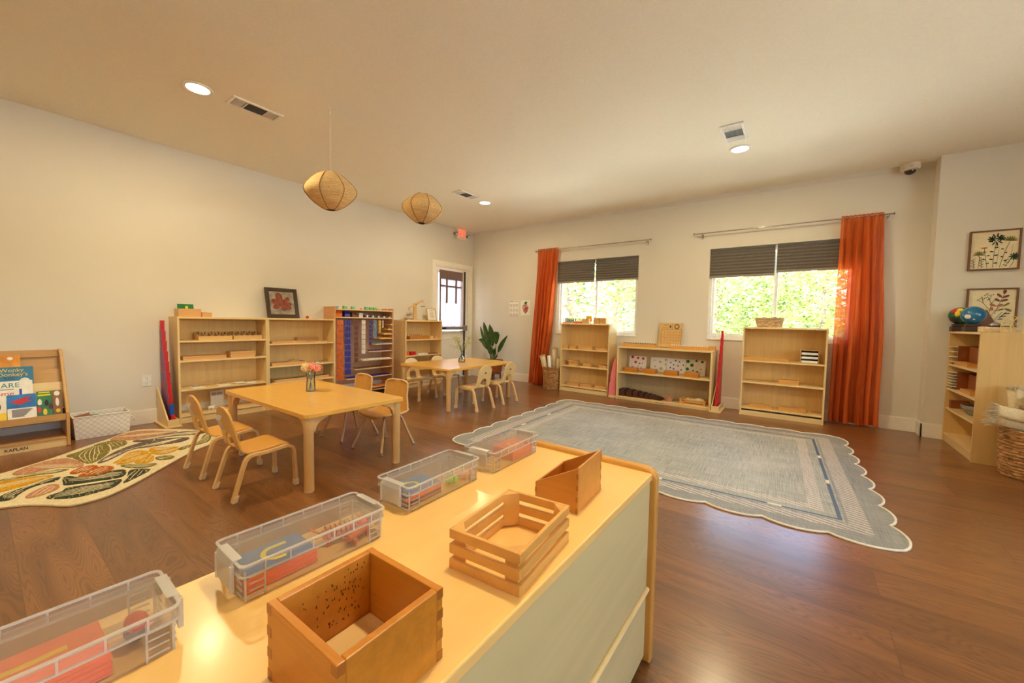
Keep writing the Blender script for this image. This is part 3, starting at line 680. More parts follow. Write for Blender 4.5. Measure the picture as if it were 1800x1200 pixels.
MB().ball((0, 0, .03), .018, .03, .016).ball((0, .032, .042), .010).tube([(0, -.018, .02), (0, -.018, 0)], .005, 6).tube([(0, .018, .02), (0, .018, 0)], .005, 6).build('body', 'white', o, smooth=True)
# on top
o = obox('card_box', 'beech box with a green letter card on the bookcase above the tall rods', 'box', .08, .22, -4.54, -4.358, HB, .078, 'beech_y')
c = MB().box(-.003, .003, -.072, .058, 0, .12).build('green_card', 'green', o, loc=(-.025, 0, .008), rot=(0, R(-10), 0)); MB().box(.003, .0045, -.010, .012, .035, .10).build('yellow_letter', 'letter_yellow', c)
o = obox('small_box', 'small beech box of pieces beside the green card box', 'box', .10, .20, -4.345, -4.262, HB, .045, 'beech_y')
for k in range(4): MB().ball((-.03+.02*k, -.02+.013*(k % 3), .043), .009).build('wooden_piece', 'pine', o, smooth=True)
# framed flower picture
o = thing('framed_picture', 'brown framed painting of a reddish flower leaning on the bookcase', 'picture', (.135, -3.525, HB+.0035), rot=(0, R(-13), 0))
m = MB(); a = .182; h = .365; w = .042
for q in ((-a, -a+w, 0, h), (a-w, a, 0, h), (-a+w, a-w, 0, w), (-a+w, a-w, h-w, h)): m.box(-.009, .009, *q)
m.build('picture_frame', 'dark_frame', o, bevel=.003)
can = MB().box(-.006, .0, -a+w, a-w, w, h-w).build('canvas', 'painting_ground', o)
def petal(cy, cz, L, W_, ang, k=0, base=0):
    pts = [];
    for i in range(16):
        t_ = 2*math.pi*i/16; u = L*math.cos(t_)*.5+L*.5; v = W_*math.sin(t_)*(.55+.45*math.cos(t_*.5)**2)
        pts.append((cy+u*math.cos(ang)-v*math.sin(ang), cz+u*math.sin(ang)+v*math.cos(ang)))
    return pts
for k, (an, L, W_) in enumerate(((100, .155, .05), (150, .12, .045), (45, .14, .035), (10, .125, .03), (-20, .12, .035), (200, .10, .035), (-60, .08, .03))):
    MB().prism(petal(-.015, .155, L, W_, R(an)), .0002+.0004*k, .0006+.0004*k, axis='x').build('petal', 'painting_petal', can)
o = thing('red_figurine', 'small red ornament on the bookcase right of the framed picture', 'ornament', (.15, -3.255, HB)); MB().ball((0, 0, .016), .015, .022, .016).build('body', 'red', o, smooth=True); MB().tube([(0, 0, .03), (.004, .003, .04)], .002, 6).build('stem', 'dark', o)
# --- left wall bookcase 2
o = obox('inset_tray', 'flat tray with round wooden insets on the top inside shelf under the picture', 'tray', .09, .26, -3.71, -3.30, .76, .024, 'beech_y', .005)
for k in range(4): MB().tube([(0, -.15+.1*k, .005), (0, -.15+.1*k, .022)], .035, 20).build('inset', 'pine', o)
cbox('wooden_box', 'beech box behind the flat trays under the framed picture', 'box', .03, .085, -3.35, -3.08, .76, .058, 'beech_y')
MB().box(-.06, .06, -.115, .115, 0, .014).build('wooden_tray', 'beech_y', None, (.17, -3.165, .76), bevel=.002, label='thin wooden tray right of the inset tray under the picture', cat='tray')
o = obox('wooden_tray', 'shallow open tray on the middle shelf of the picture bookcase', 'tray', .09, .25, -3.71, -3.31, .50, .034, 'beech_y', .006)
MB().prism([(-.08, 0), (.08, 0), (0, .04)], -.012, .0, axis='x').build('triangular_piece', 'pine', o, loc=(-.04, .10, .018))
for y0, y1, lab in ((-3.68, -3.31, 'long green lined tray on the lower shelf seen just above the table'), (-3.29, -3.03, 'green lined tray half hidden behind the flower vase')):
    o = obox('green_tray', lab, 'tray', .09, .25, y0, y1, .305, .032, 'beech_y', .005, inner=('green', .55))
    for k in range(3): MB().tube([(0, (y1-y0)*(-.3+.3*k), .0177), (0, (y1-y0)*(-.3+.3*k), .026)], .03, 12).build('inset', 'green', o)
# ---------------------------------------------------------------- number rods and red rods
def rods(label, loc, rz, kind):
    o = thing('rod_stand', label, 'rod stand', loc, rz)
    MB().box(-.02, .37, -.075, .055, 0, .012).build('base', 'birch_x', o, bevel=.001)
    MB().prism([(0, .012), (.345, .012), (.345, .075), (.0, .36)], -.052, -.040, axis='y').build('side_plate', 'birch_x', o, bevel=.001)
    MB().prism([(0, .012), (.345, .012), (.345, .075), (.0, .08)], .022, .034, axis='y').build('side_plate', 'birch_x', o, bevel=.001)
    MB().box(.345, .357, -.052, .034, .012, .075).build('front_plate', 'birch_z', o, bevel=.001)
    return o
def numrods(loc, rz):
    for n in range(1, 11):
        x = .315-.031*(n-1); L = .1*n; t = thing('number_rod', None, 'rod', Vector(loc)+Matrix.Rotation(rz, 3, 'Z') @ Vector((x, -.003, .0125)), rz, 'red and blue number rods')
        lab = {1: 'shortest all-red rod at the front of the red and blue rod stand', 2: 'short rod with a bright blue top block at the front of the rod stand', 10: 'tallest red and blue rod next to the left wall'}
        t['label'] = lab.get(n, f'red and blue striped rod, {["", "", "", "third", "fourth", "fifth", "sixth", "seventh", "eighth", "ninth"][n % 10]} shortest in the stand by the left wall')
        for k in range(n):
            c = (k == 1) if n == 2 else (n-1-k) % 2 == 1
            MB().box(-.0145, .0145, -.0145, .0145, .1*k, .1*(k+1)).build('blue_section' if c else 'red_section', 'blue' if c else 'red', t)
rods('pale wooden stand holding the red and blue rods by the left wall', (.018, -4.625, 0), 0, 'n')
numrods((.018, -4.625, 0), 0)
rods('pale wooden stand holding the plain red rods beside the low shelf', (4.352, -.035, 0), R(-90), 'r')
for n in range(1, 11):
    p = Vector((4.352, -.035, 0))+Matrix.Rotation(R(-90), 3, 'Z') @ Vector((.315-.031*(n-1), -.006, .0125))
    lab = {1: 'shortest red rod at the front of the stand beside the low shelf', 10: 'tallest red rod at the back of the stand beside the low shelf'}.get(n, f'plain red rod, {["", "", "second", "third", "fourth", "fifth", "sixth", "seventh", "eighth", "ninth"][n % 10]} shortest in the stand beside the low shelf')
    MB().box(-.0135, .0135, -.0135, .0135, 0, .1*n-.012*(n > 9)).build('red_rod', 'red', None, tuple(p), bevel=.001, label=lab, cat='rod', group='red rods')

# ---------------------------------------------------------------- bead cabinet
bc = thing('bead_cabinet', 'wooden cabinet with hanging coloured bead chains and stepped narrow shelves', 'cabinet', (.002, -2.508, 0), RZL)
a = .458; hh = 1.22; dp = .27
for s in (-1, 1): MB().box(min(s*a, s*(a-.018)), max(s*a, s*(a-.018)), -dp, 0, 0, hh).build('side_panel', 'bead_wood', bc, bevel=.0015)
wood('bead_back', (206, 166, 132), .88, 2, .5, .05)
MB().box(-a+.018, a-.018, -.008, 0, .03, 1.19).build('back_panel', 'bead_back', bc)
for z in (1.19, 1.085): MB().box(-a+.018, a-.018, -dp+.003, -.008, z-.015, z).build('shelf', 'birch_x', bc, bevel=.001)
MB().box(-a+.018, a-.018, -dp+.003, -.008, .05, .065).build('shelf', 'bead_wood', bc, bevel=.001)
steps = [(-2.096, .99), (-2.15, .918), (-2.203, .853), (-2.269, .786), (-2.351, .709), (-2.443, .609), (-2.556, .490), (-2.666, .375), (-2.789, .252), (-2.40, .10)]
for k, (yl, z) in enumerate(steps):
    x0 = yl+2.508; MB().box(x0, a-.018, -dp+.003, -.12, z-.012, z).build('step_shelf', 'birch_x', bc, bevel=.001)
MB().tube([(-a+.018, -dp+.03, 1.062), (a-.018, -dp+.03, 1.062)], .004, 8).build('hook_bar', 'steel', bc)
chains = [('bead_orange', -2.878, .095, .235, 5, 'orange'), ('bead_blue', -2.767, .093, .30, 4, 'dark blue'), ('bead_brown', -2.641, .060, .455, 4, 'brown'), ('bead_white', -2.530, .062, .572, 3, 'white'), ('bead_purple', -2.421, .043, .690, 3, 'purple'), ('bead_lblue', -2.348, .055, .785, 3, 'light blue'), ('bead_yellow', -2.269, .038, .865, 2, 'yellow'), ('bead_white', -2.215, .02, .935, 2, 'short cream')]
for k, (mat, y, w, zb, ns, cn) in enumerate(chains):
    t = thing('bead_chain', f'{cn} bead chains hanging in a bundle in the bead cabinet', 'bead chain', (.245, y, 1.06), 0, 'bead chains in the cabinet')
    n = 10-k; L = 1.045-zb
    for i in range(ns):
        m = MB(); yy = -w/2+w*(i+.5)/ns
        for j in range(n):
            z1 = -.015-L*j/n; z0 = z1-L/n*.88; r = min(.010, w/ns*.42)
            m.tube([(0, yy, z1), (0, yy, (z0+z1)/2), (0, yy, z0)], [r*.9, r, r*.9], 7)
        m.tube([(0, yy, 0), (0, yy, -L)], .0015, 5); m.build('strand', mat, t, smooth=True)
tiles = ['bead_green', 'bead_yellow', 'bead_yellow', 'bead_yellow', 'bead_lblue', 'bead_purple', 'bead_white', 'bead_brown', 'bead_blue', 'bead_orange']
tn = ['green', 'yellow', 'gold', 'amber', 'light blue', 'purple', 'white', 'brown', 'dark blue', 'orange']
for k, (yl, z) in enumerate(steps):
    n = 1+k if k < 9 else 5; y1 = -2.085; span = y1-(yl+.02)
    proto = None
    for i in range(n):
        y = yl+.02+span*(i+.5)/n; s = span/n*.82
        if proto is None:
            m = MB(); q = max(2, min(5, k+1))
            for j in range(q): m.tube([(-.045+.09*j/(q-1 or 1), -s/2, .006), (-.045+.09*j/(q-1 or 1), 0, .006), (-.045+.09*j/(q-1 or 1), s/2, .006)], [.005, .006, .005], 6)
            proto = m.build('bead_square', tiles[k], None, (.205, y, z), label=f'flat square of {tn[k]} beads on a step shelf of the bead cabinet', cat='bead square', group=f'{tn[k]} bead squares on a step shelf')
        else: dup(proto, (.205, y, z))
def bead_cube(y, z, s, mat, label, x=.19):
    m = MB(); n = 4
    for i in range(n):
        for j in range(n): m.tube([(-s/2+s*(i+.5)/n, -s/2, s*(j+.5)/n), (-s/2+s*(i+.5)/n, s/2, s*(j+.5)/n)], s/n*.5, 8)
    return m.build('bead_cube', mat, None, (x, y, z), label=label, cat='bead cube', smooth=True)
for y, s, mat, cn in ((-2.89, .035, 'bead_lblue', 'small grey-blue'), (-2.775, .045, 'bead_green', 'large pale green'), (-2.655, .042, 'bead_green', 'second pale green'), (-2.53, .022, 'pink', 'small pink'), (-2.45, .044, 'bead_green', 'third pale green'), (-2.375, .040, 'bead_green', 'fourth pale green'), (-2.32, .040, 'bead_green', 'fifth pale green'), (-2.27, .026, 'bead_yellow', 'small yellow'), (-2.22, .022, 'bead_white', 'tiny white'), (-2.16, .018, 'pink', 'tiny rightmost pink'), (-2.10, .014, 'bead_white', 'last tiny white')):
    bead_cube(y, 1.19, s, mat, f'{cn} bead cube in the row on top of the bead cabinet')
for y, s, mat, cn in ((-2.88, .085, 'bead_orange', 'large orange'), (-2.76, .078, 'bead_blue', 'large dark blue'), (-2.65, .068, 'bead_brown', 'brown'), (-2.55, .060, 'bead_white', 'white')):
    bead_cube(y, 1.085, s, mat, f'{cn} bead cube on the upper shelf of the bead cabinet', .19)
for i in range(14):
    z = 1.085; y = -2.49+.031*i
    MB().box(-.035, .035, -.012, .012, 0, .034-.0013*i).build('bead_stack', ['bead_purple', 'bead_white', 'dgrey'][i % 3], None, (.20, y, z), bevel=.003, label=f'low {["purple", "white", "grey"][i % 3]} bead stack in the upper shelf row of the bead cabinet', cat='bead stack', group=f'{["purple", "white", "grey"][i % 3]} bead stacks on the upper shelf')

# ---------------------------------------------------------------- bookcase by the door: contents
o = thing('balance_scale', 'wooden balance scale with two hanging pans, tipped, on the bookcase by the door', 'scale', (.15, -1.545, HB), RZL)
MB().box(-.19, .19, -.05, .05, 0, .016).build('base', 'pine', o, bevel=.002); MB().prism([(-.032, .016), (.032, .016), (.022, .27), (-.022, .27)], -.012, .012, axis='y').build('post', 'pine', o, bevel=.002)
MB().prism([(-.145, .178), (-.145, .2), (.142, .338), (.142, .322)], -.016, -.013, axis='y').prism([(-.145, .170), (-.145, .202), (0, .268), (.145, .338), (.145, .310), (0, .238)], -.024, -.014, axis='y').build('beam', 'pine', o, bevel=.001)
MB().tube([(0, -.03, .252), (0, -.01, .252)], .008, 12).build('pivot', 'dark', o)
for xx, zz, zp in ((-.140, .185, .078), (.142, .325, .222)):
    p = MB().lathe([(0, .0), (.030, .001), (.042, .010), (.044, .010), (.032, -.002), (0, -.003)], (xx, -.025, zp), 24).build('pan', 'steel', o, smooth=True)
    m = MB()
    for q in range(3): m.tube([(xx, -.025, zz), (xx+.043*math.cos(q*2.09), -.025+.043*math.sin(q*2.09), zp+.01)], .0009, 4)
    m.build('pan_string', 'dark', p)
MB().box(-.17, -.08, -.045, .045, .0165, .026).build('weights_tray', 'dark', o)
o = thing('framed_notice', 'small wooden framed notice with lines of text beside the balance scale', 'sign', (.15, -1.175, HB+.002), rot=(0, R(-12), 0))
m = MB(); a = .10
for q in ((-a, -a+.012, 0, .205), (a-.012, a, 0, .205), (-a+.012, a-.012, 0, .012), (-a+.012, a-.012, .193, .205)): m.box(-.008, .008, *q)
m.build('frame', 'pine', o, bevel=.001); pg = MB().box(-.004, .0, -a+.012, a-.012, .012, .193).build('page', 'paper', o)
for k, (yy, ww) in enumerate(((.0, .05), (.0, .055), (.0, .045), (.0, .05), (.0, .06), (.0, .06))): MB().box(.0002, .001, -ww+.01, ww, .165-.025*k, .171-.025*k).build('text_line', 'ink', pg)
o = obox('block_box', 'wooden box packed with small cylinders on the top inside shelf by the door', 'box', .12, .26, -1.73, -1.39, .755, .05, 'honey', .006)
for i in range(8): MB().tube([(-.02, -.14+.04*i, .01), (-.02, -.14+.04*i, .075+.006*(i % 2))], .014, 10).build('cylinder', 'beech', o)
for k, (y0, y1, h_) in enumerate(((-1.38, -1.325, .052), (-1.318, -1.237, .05), (-1.205, -1.14, .048), (-1.13, -1.105, .046))):
    cbox('small_box', ['small box beside the cylinder box near the door', 'pale small box, second beside the cylinder box near the door', 'small box, third beside the cylinder box near the door', 'narrow small box at the right end of the row by the door'][k], 'box', .15, .25, y0, y1, .755, h_, ['honey', 'pine', 'beech_y', 'pine'][k])
for y, c, lab in ((-1.77, 'orange', 'orange cube on the second shelf of the bookcase by the door'), (-1.64, 'red', 'red cube on the second shelf of the bookcase by the door')):
    MB().box(-.04, .04, -.05, .05, 0, .055).build('coloured_cube', c, None, (.19, y, .505), bevel=.002, label=lab, cat='cube')
cbox('flat_box', 'flat white box on the second shelf of the bookcase by the door', 'box', .12, .26, -1.56, -1.36, .505, .022, 'white'); MB().box(-.05, .05, -.1, .1, 0, .012).build('wooden_tray', 'mahogany', None, (.19, -1.22, .505), label='thin dark tray at the right of the second shelf by the door', cat='tray', bevel=.002)
cbox('light_box', 'pale box low in the bookcase by the door, seen under the second table', 'box', .14, .25, -1.80, -1.62, .28, .12, 'pine')
o = obox('yellow_block_tray', 'tray of yellow blocks low in the bookcase by the door', 'tray', .12, .26, -1.56, -1.22, .28, .04, 'pine')
for i in range(5): MB().box(-.03, .03, -.15+.06*i, -.105+.06*i, .006, .055+.01*(i % 2)).build('block', 'yellow', o)

# ---------------------------------------------------------------- left window bookcase contents
Z1, Z2, Z3 = .66, .40, .085
cbox('wooden_box', 'leftmost small box on the upper shelf under the left window', 'box', 2.14, 2.23, -.26, -.16, Z1, .052); cbox('wooden_box', 'second small box on the upper shelf under the left window', 'box', 2.255, 2.36, -.26, -.15, Z1, .045)
cbox('wooden_box', 'longest box on the upper shelf under the left window', 'box', 2.40, 2.63, -.25, -.14, Z1, .058); cbox('wooden_box', 'low box at the right of the upper shelf under the left window', 'box', 2.70, 2.88, -.27, -.15, Z1, .036)
o = cbox('lidded_box', 'box with a wide overhanging lid on the middle shelf under the left window', 'box', 2.245, 2.375, -.25, -.15, Z2, .055); MB().box(-.075, .075, -.058, .058, .055, .078).build('lid_rim', 'beech', o, bevel=.002)
cbox('wooden_box', 'middle box on the middle shelf under the left window', 'box', 2.49, 2.61, -.25, -.15, Z2, .055)
obox('wooden_box', 'open box with a dark filling on the middle shelf under the left window', 'box', 2.76, 2.88, -.27, -.15, Z2, .042, inner=('dark', .97))
for x0, x1, lab in ((2.22, 2.43, 'left'), (2.45, 2.63, 'middle'), (2.69, 2.875, 'right')): cbox('wooden_box', f'{lab} flat box on the bottom shelf under the left window', 'box', x0, x1, -.26, -.13, Z3, .042)
def peg_rack(x0, x1, y0, y1, z, h, n, rows, pegc, label, base='beech', r=.0055, ph=.045, head=0):
    o = thing('peg_rack', label, 'peg rack', ((x0+x1)/2, (y0+y1)/2, z)); a, b = (x1-x0)/2, (y1-y0)/2
    MB().box(-a, a, -b, b, 0, h).build('base', base, o, bevel=.0015)
    for i in range(n):
        for j in range(rows):
            x = -a+(i+.5)*2*a/n; y = -b+(j+.5)*2*b/rows; m = MB().tube([(x, y, h), (x, y, h+ph)], r, 6)
            if head: m.ball((x, y, h+ph), head, n=8, m=5)
            m.build('peg', pegc, o, smooth=True)
    return o
peg_rack(2.10, 2.29, -.22, -.10, HB, .016, 8, 2, 'dark', 'rack of dark pegs at the left end of the top under the left window', ph=.065)
peg_rack(2.295, 2.42, -.20, -.10, HB, .034, 5, 2, 'dark', 'yellow block with black pegs on top of the bookcase under the left window', base='orange', ph=.045)
o = obox('card_box', 'beech box with a yellow card on top of the bookcase under the left window', 'box', 2.43, 2.545, -.20, -.10, HB, .075); MB().box(-.04, .06, -.002, .002, 0, .09).build('yellow_card', 'yellow', o, loc=(.015, .02, .03))
for x0, x1, lab in ((2.63, 2.725, 'left of the pair of tall boxes on top under the left window'), (2.73, 2.825, 'right of the pair of tall boxes on top under the left window')): cbox('tall_box', lab, 'box', x0, x1, -.22, -.12, HB, .088)

# pink tower
MB().box(2.948, 3.062, -.34, -.10, 0, .033).build('tower_base', 'birch_x', None, (0, 0, 0), bevel=.002, label='low wooden base under the pink block tower', cat='base')
z = .033; wl = ['', 'smallest pink cube at the tip of the tower', 'second smallest pink cube near the tip of the tower', 'third smallest pink cube of the tower', 'fourth smallest pink cube of the tower', 'fifth smallest pink cube of the tower', 'fifth largest pink cube of the tower', 'fourth largest pink cube of the tower', 'third largest pink cube of the tower', 'second largest pink cube, above the bottom one', 'largest pink cube at the bottom of the tower']
for n in range(10, 0, -1):
    s = .0099*n; MB().box(-s, 0, 0, s, 0, s).build('pink_cube', 'pink', None, (3.046, -.33, z), label=wl[n], cat='cube', group='pink tower cubes', bevel=.0008); z += s

# ---------------------------------------------------------------- low shelf contents
def dots(x0, x1, col, spots, label):
    o = thing('dot_card', label, 'card', ((x0+x1)/2, -.065, .391), rot=(R(-12), 0, 0)); a = (x1-x0)/2; s = 2*a
    MB().box(-a, a, -.003, .003, 0, .235).build('card_sheet', 'paper', o)
    for u, v, r in spots: MB().tube([(-a+u*s, -.003, .235*(1-v)), (-a+u*s, -.0042, .235*(1-v))], r*1.0, 18).build('dot', col, o)
plain('dot_red', (206, 40, 40), .7); plain('dot_yellow', (206, 190, 90), .7); plain('dot_blue', (70, 84, 150), .7); plain('dot_green', (24, 124, 60), .7)
dots(3.135, 3.385, 'dot_red', [(.18, .18, .021), (.50, .22, .017), (.80, .24, .019), (.38, .48, .020), (.62, .55, .012), (.78, .52, .009), (.72, .84, .011), (.22, .80, .012), (.55, .72, .007)], 'card with red dots, leftmost on the low shelf')
dots(3.445, 3.665, 'dot_yellow', [(.25, .3, .010), (.60, .36, .018), (.30, .66, .014), (.68, .76, .023), (.92, .22, .015), (.93, .5, .013)], 'card with pale yellow dots, second on the low shelf')
dots(3.67, 3.915, 'dot_blue', [(.20, .36, .010), (.45, .22, .011), (.66, .28, .010), (.36, .48, .010), (.60, .52, .010), (.88, .46, .010), (.20, .66, .011), (.38, .72, .012), (.60, .84, .010), (.78, .74, .010)], 'card with blue dots, third on the low shelf')
dots(3.92, 4.16, 'dot_green', [(.08, .22, .022), (.52, .16, .015), (.82, .20, .017), (.30, .42, .023), (.08, .66, .020), (.54, .50, .004), (.70, .40, .004), (.78, .62, .008), (.38, .72, .010), (.60, .78, .012)], 'card with green dots, rightmost on the low shelf')
for x0, x1, lab in ((3.165, 3.335, 'orange box in front of the red dot card'), (3.415, 3.59, 'orange box in front of the yellow dot card'), (3.705, 3.87, 'orange box in front of the blue dot card'), (3.955, 4.125, 'orange box in front of the green dot card')):
    cbox('knobless_cylinder_box', lab, 'box', x0, x1, -.32, -.20, .39, .062, 'honey')
for k in range(10):
    s = .0095*(10-k); x = 3.085+sum(.0108*(10-j) for j in range(k))
    MB().box(0, s, -.09, .09, 0, s).build('brown_prism', 'brown', None, (x, -.22, .04), bevel=.001, label=['thickest', 'second thickest', 'third thickest', 'fourth thickest', 'fifth thickest', 'fifth thinnest', 'fourth thinnest', 'third thinnest', 'second thinnest', 'thinnest'][k]+' dark brown prism of the stair on the low shelf', cat='block', group='brown stair prisms')
o = thing('small_bowl', 'small pinkish bowl on the bottom of the low shelf', 'bowl', (3.765, -.25, .04)); MB().lathe([(.0, 0), (.04, 0), (.068, .055), (.078, .062), (.074, .062), (.036, .008), (0, .006)], n=24).build('bowl_body', 'bisque', o, smooth=True)
def crate(name, label, x0, x1, y0, y1, z, h, rows, mat, t=.007, rz=0, sw=.016, floor=True, post=.02):
    cx, cy = (x0+x1)/2, (y0+y1)/2; a, b = (x1-x0)/2, (y1-y0)/2; o = thing(name, label, 'crate', (cx, cy, z), rz)
    gap = (h-rows*sw)/(rows-1)
    for k in range(rows):
        z0 = k*(sw+gap)
        MB().box(-a, a, -b, -b+t, z0, z0+sw).build('slat', mat, o, bevel=.0012); MB().box(-a, a, b-t, b, z0, z0+sw).build('slat', mat, o, bevel=.0012)
        for s in (-1, 1): MB().box(min(s*a, s*(a-t)), max(s*a, s*(a-t)), -b+t, b-t, z0, z0+sw).build('slat', mat, o, bevel=.0012)
    for sx in (-1, 1):
        for sy in (-1, 1):
            X, Y = sx*(a-t), sy*(b-t); MB().prism([(X, Y), (X-sx*post, Y), (X, Y-sy*post)], .002, h-.001).build('corner_post', mat, o)
    if floor: MB().box(-a+t, a-t, -b+t, b-t, .001, .005).build('floor_board', mat, o)
    return o
crate('slatted_crate', 'small slatted crate with cloth on the bottom of the low shelf', 3.915, 4.225, -.33, -.16, .04, .07, 3, 'honey_slat')
o = thing('cloth_bundle', 'folded cream cloth lying in the crate on the low shelf', 'cloth', (4.08, -.245, .046)); MB().ball((.0, 0, .03), .12, .055, .035).ball((.06, .01, .05), .06, .04, .03).ball((-.08, 0, .045), .03, .03, .02).build('cloth_body', 'fabric_cream', o, smooth=True)
# top of low shelf
def bead_tray(x0, x1, lab, pegm, n):
    o = obox('peg_tray', lab, 'tray', x0, x1, -.30, -.20, .745, .045, 'honey_slat', .007)
    for i in range(n):
        for j in range(2): MB().tube([(x0+.02+(x1-x0-.04)*i/(n-1)-(x0+x1)/2, -.02+.04*j, .006), (x0+.02+(x1-x0-.04)*i/(n-1)-(x0+x1)/2, -.02+.04*j, .058)], .0045, 6).build('peg', pegm, o)
bead_tray(3.11, 3.575, 'long wooden tray with dark pegs at the left of the low shelf top', 'dark', 14); bead_tray(3.76, 4.225, 'long wooden tray with pale pegs at the right of the low shelf top', 'white', 16)
obox('short_tray', 'short wooden box behind the right end of the long tray on the low shelf', 'box', 4.10, 4.28, -.17, -.07, .745, .05, 'honey_slat')
o = thing('wooden_calendar', 'wooden perpetual calendar board leaning on the wall above the low shelf', 'calendar', (3.705, -.075, .7455), rot=(R(-9), 0, 0))
MB().box(-.155, .15, -.006, .006, 0, .345).build('board', 'pine', o, bevel=.002)
m = MB()
for x0_, x1_, z0_, z1_ in ((-.13, .14, .253, .256), (-.13, .14, .002, .005), (-.13, -.127, .005, .253), (.137, .14, .005, .253), (.01, .013, .256, .33)): m.box(x0_, x1_, -.0072, -.0058, z0_, z1_)
m.box(-.115, -.03, -.0072, -.0058, .275, .278).box(-.02, .0, -.0072, -.0058, .28, .31)
m.build('ruled_lines', 'dark', o)
nn = 1
for r_ in range(5):
    for c_ in range(7):
        if r_ == 0 and c_ == 0: continue
        if nn > 31: break
        q = MB().tube([(-.115+.038*c_, -.006, .215-.038*r_), (-.115+.038*c_, -.010, .215-.038*r_)], .0135, 14).build('number_disc', 'beech', o)
        text(str(nn), .015, 'dark', q, face_y(-.115+.038*c_, -.0102, .215-.038*r_), .0002, name='number'); nn += 1
q = MB().tube([(.075, -.006, .295), (.075, -.009, .295)], .033, 24).build('dial_ring', 'dark', o); MB().tube([(.075, -.009, .295), (.075, -.0105, .295)], .022, 20).build('dial', 'pine', q)
text('MARCH', .02, 'dark', o, face_y(-.065, -.0062, .315), .0003)

# ---------------------------------------------------------------- right window bookcase contents
obox('long_tray', 'long shallow wooden tray on the upper shelf under the right window', 'tray', 4.615, 5.055, -.28, -.14, Z1, .034, 'honey_slat', .006)
o = thing('drawer_cabinet', 'small wooden rack with white trays on the upper shelf under the right window', 'rack', (5.243, -.20, Z1)); m = MB()
for q in ((-.082, .082, .144, .15), (-.082, .082, 0, .005), (-.082, -.077, .005, .144), (.077, .082, .005, .144)): m.box(q[0], q[1], -.06, .06, q[2], q[3])
m.build('rack_body', 'honey_slat', o, bevel=.001); MB().box(-.077, .077, .055, .06, .005, .144).build('back', 'dark', o)
for k in range(3): MB().box(-.073, .073, -.058, .05, .008+.045*k, .032+.045*k).build('drawer', 'white', o, bevel=.001)
cbox('wooden_box', 'single box on the middle shelf under the right window', 'box', 4.97, 5.16, -.25, -.15, .405, .05, 'honey_slat')
o = thing('curved_lid_box', 'low box with a curved top on the bottom shelf under the right window', 'box', (4.80, -.20, .095)); MB().prism([(-.12, 0), (.12, 0), (.12, .02), (.07, .036), (0, .044), (-.07, .038), (-.12, .022)], -.06, .06, axis='y').build('box_body', 'honey_slat', o, bevel=.001)
cbox('wooden_box', 'long low box on the bottom shelf under the right window', 'box', 4.985, 5.24, -.26, -.14, .095, .046, 'honey_slat')
o = thing('wicker_basket', 'long wicker basket on top of the bookcase under the right window', 'basket', (4.845, -.15, HB))
def basket(o, prof, sx, sy, mat, rim=.007, n=40, rings=None):
    inner = [(r-.006, z) for r, z in prof][::-1]; inner[-1] = (inner[-1][0], .006)
    MB().lathe([(0, 0)]+prof+inner+[(0, .006)], (0, 0, 0), n, 0, sx, sy).build('basket_body', mat, o, smooth=True)
    r, z = prof[-1]; MB().tube([(r*sx*math.cos(2*math.pi*k/36), r*sy*math.sin(2*math.pi*k/36), z) for k in range(36)], rim, 8, closed=True).build('rim', mat, o, smooth=True)
basket(o, [(.10, 0), (.112, .05), (.125, .105)], 1.15, .62, 'wicker_light')
for k in range(16):
    a_ = 2*math.pi*k/16; MB().tube([(.103*1.15*math.cos(a_), .103*.62*math.sin(a_), .002), (.127*1.15*math.cos(a_), .127*.62*math.sin(a_), .105)], .003, 6).build('stake', 'wicker_light', o)
for s in (-1, 1): MB().tube(smooth_path([(s*.075, -.0, .10), (s*.065, 0, .118), (s*.035, 0, .118), (s*.025, 0, .10)], 3), .003, 6).build('handle', 'dark', o)
o = thing('leafy_sprig', 'green leaf lying on the bookcase top beside the right curtain', 'leaf', (5.23, -.12, HB))
MB().add([(0, 0, .003), (.03, .02, .02), (.09, .015, .035), (.03, -.015, .015)], [(0, 1, 2, 3)]).add([(0, 0, .003), (-.02, .02, .03), (-.06, .01, .06), (-.03, -.01, .02)], [(0, 1, 2, 3)]).build('leaf_blade', 'leaf', o, solid=.001)
o = thing('clear_container', 'small pale plastic bottle on the bookcase top near the right curtain', 'bottle', (5.13, -.12, HB)); MB().lathe([(0, 0), (.032, 0), (.034, .055), (.03, .06), (.012, .064), (.012, .072), (0, .072)], n=20).build('bottle_body', 'milky_plastic', o, smooth=True); MB().lathe([(0, .072), (.014, .072), (.014, .085), (0, .085)], n=16).build('cap', 'white', o)

# ---------------------------------------------------------------- papers on the window wall, outlet
o = thing('wall_calendar', 'printed calendar page taped to the wall beside the left curtain', 'paper', (.993, -.003, 1.31)); MB().box(-.102, .102, -.0006, .0006, -.132, .132).build('sheet', 'paper', o)
m = MB(); m.box(-.09, -.02, -.0012, -.0007, .108, .122).box(.0, .09, -.0012, -.0007, .108, .116)
for r_ in range(3):
    for c_ in range(3):
        for q in range(4): m.box(-.09+.064*c_, -.042+.064*c_, -.0012, -.0007, .06-.083*r_-.014*q, .065-.083*r_-.014*q)
m.build('printing', 'ink_grey', o)
o = thing('fruit_drawing', 'white sheet with a red dotted strawberry and green leaf, taped to the wall', 'drawing', (1.24, -.003, 1.31)); MB().box(-.102, .102, -.0006, .0006, -.132, .132).build('sheet', 'paper', o)
rnd = random.Random(4); m = MB()
for k in range(170):
    a_, r_ = rnd.uniform(0, 6.28), math.sqrt(rnd.random()); x, z = .072*r_*math.cos(a_)*(1 if math.sin(a_) > 0 else 1-.35*r_), -.015+.082*r_*math.sin(a_)
    m.tube([(x, -.0007, z), (x, -.0014, z)], .0062, 7)
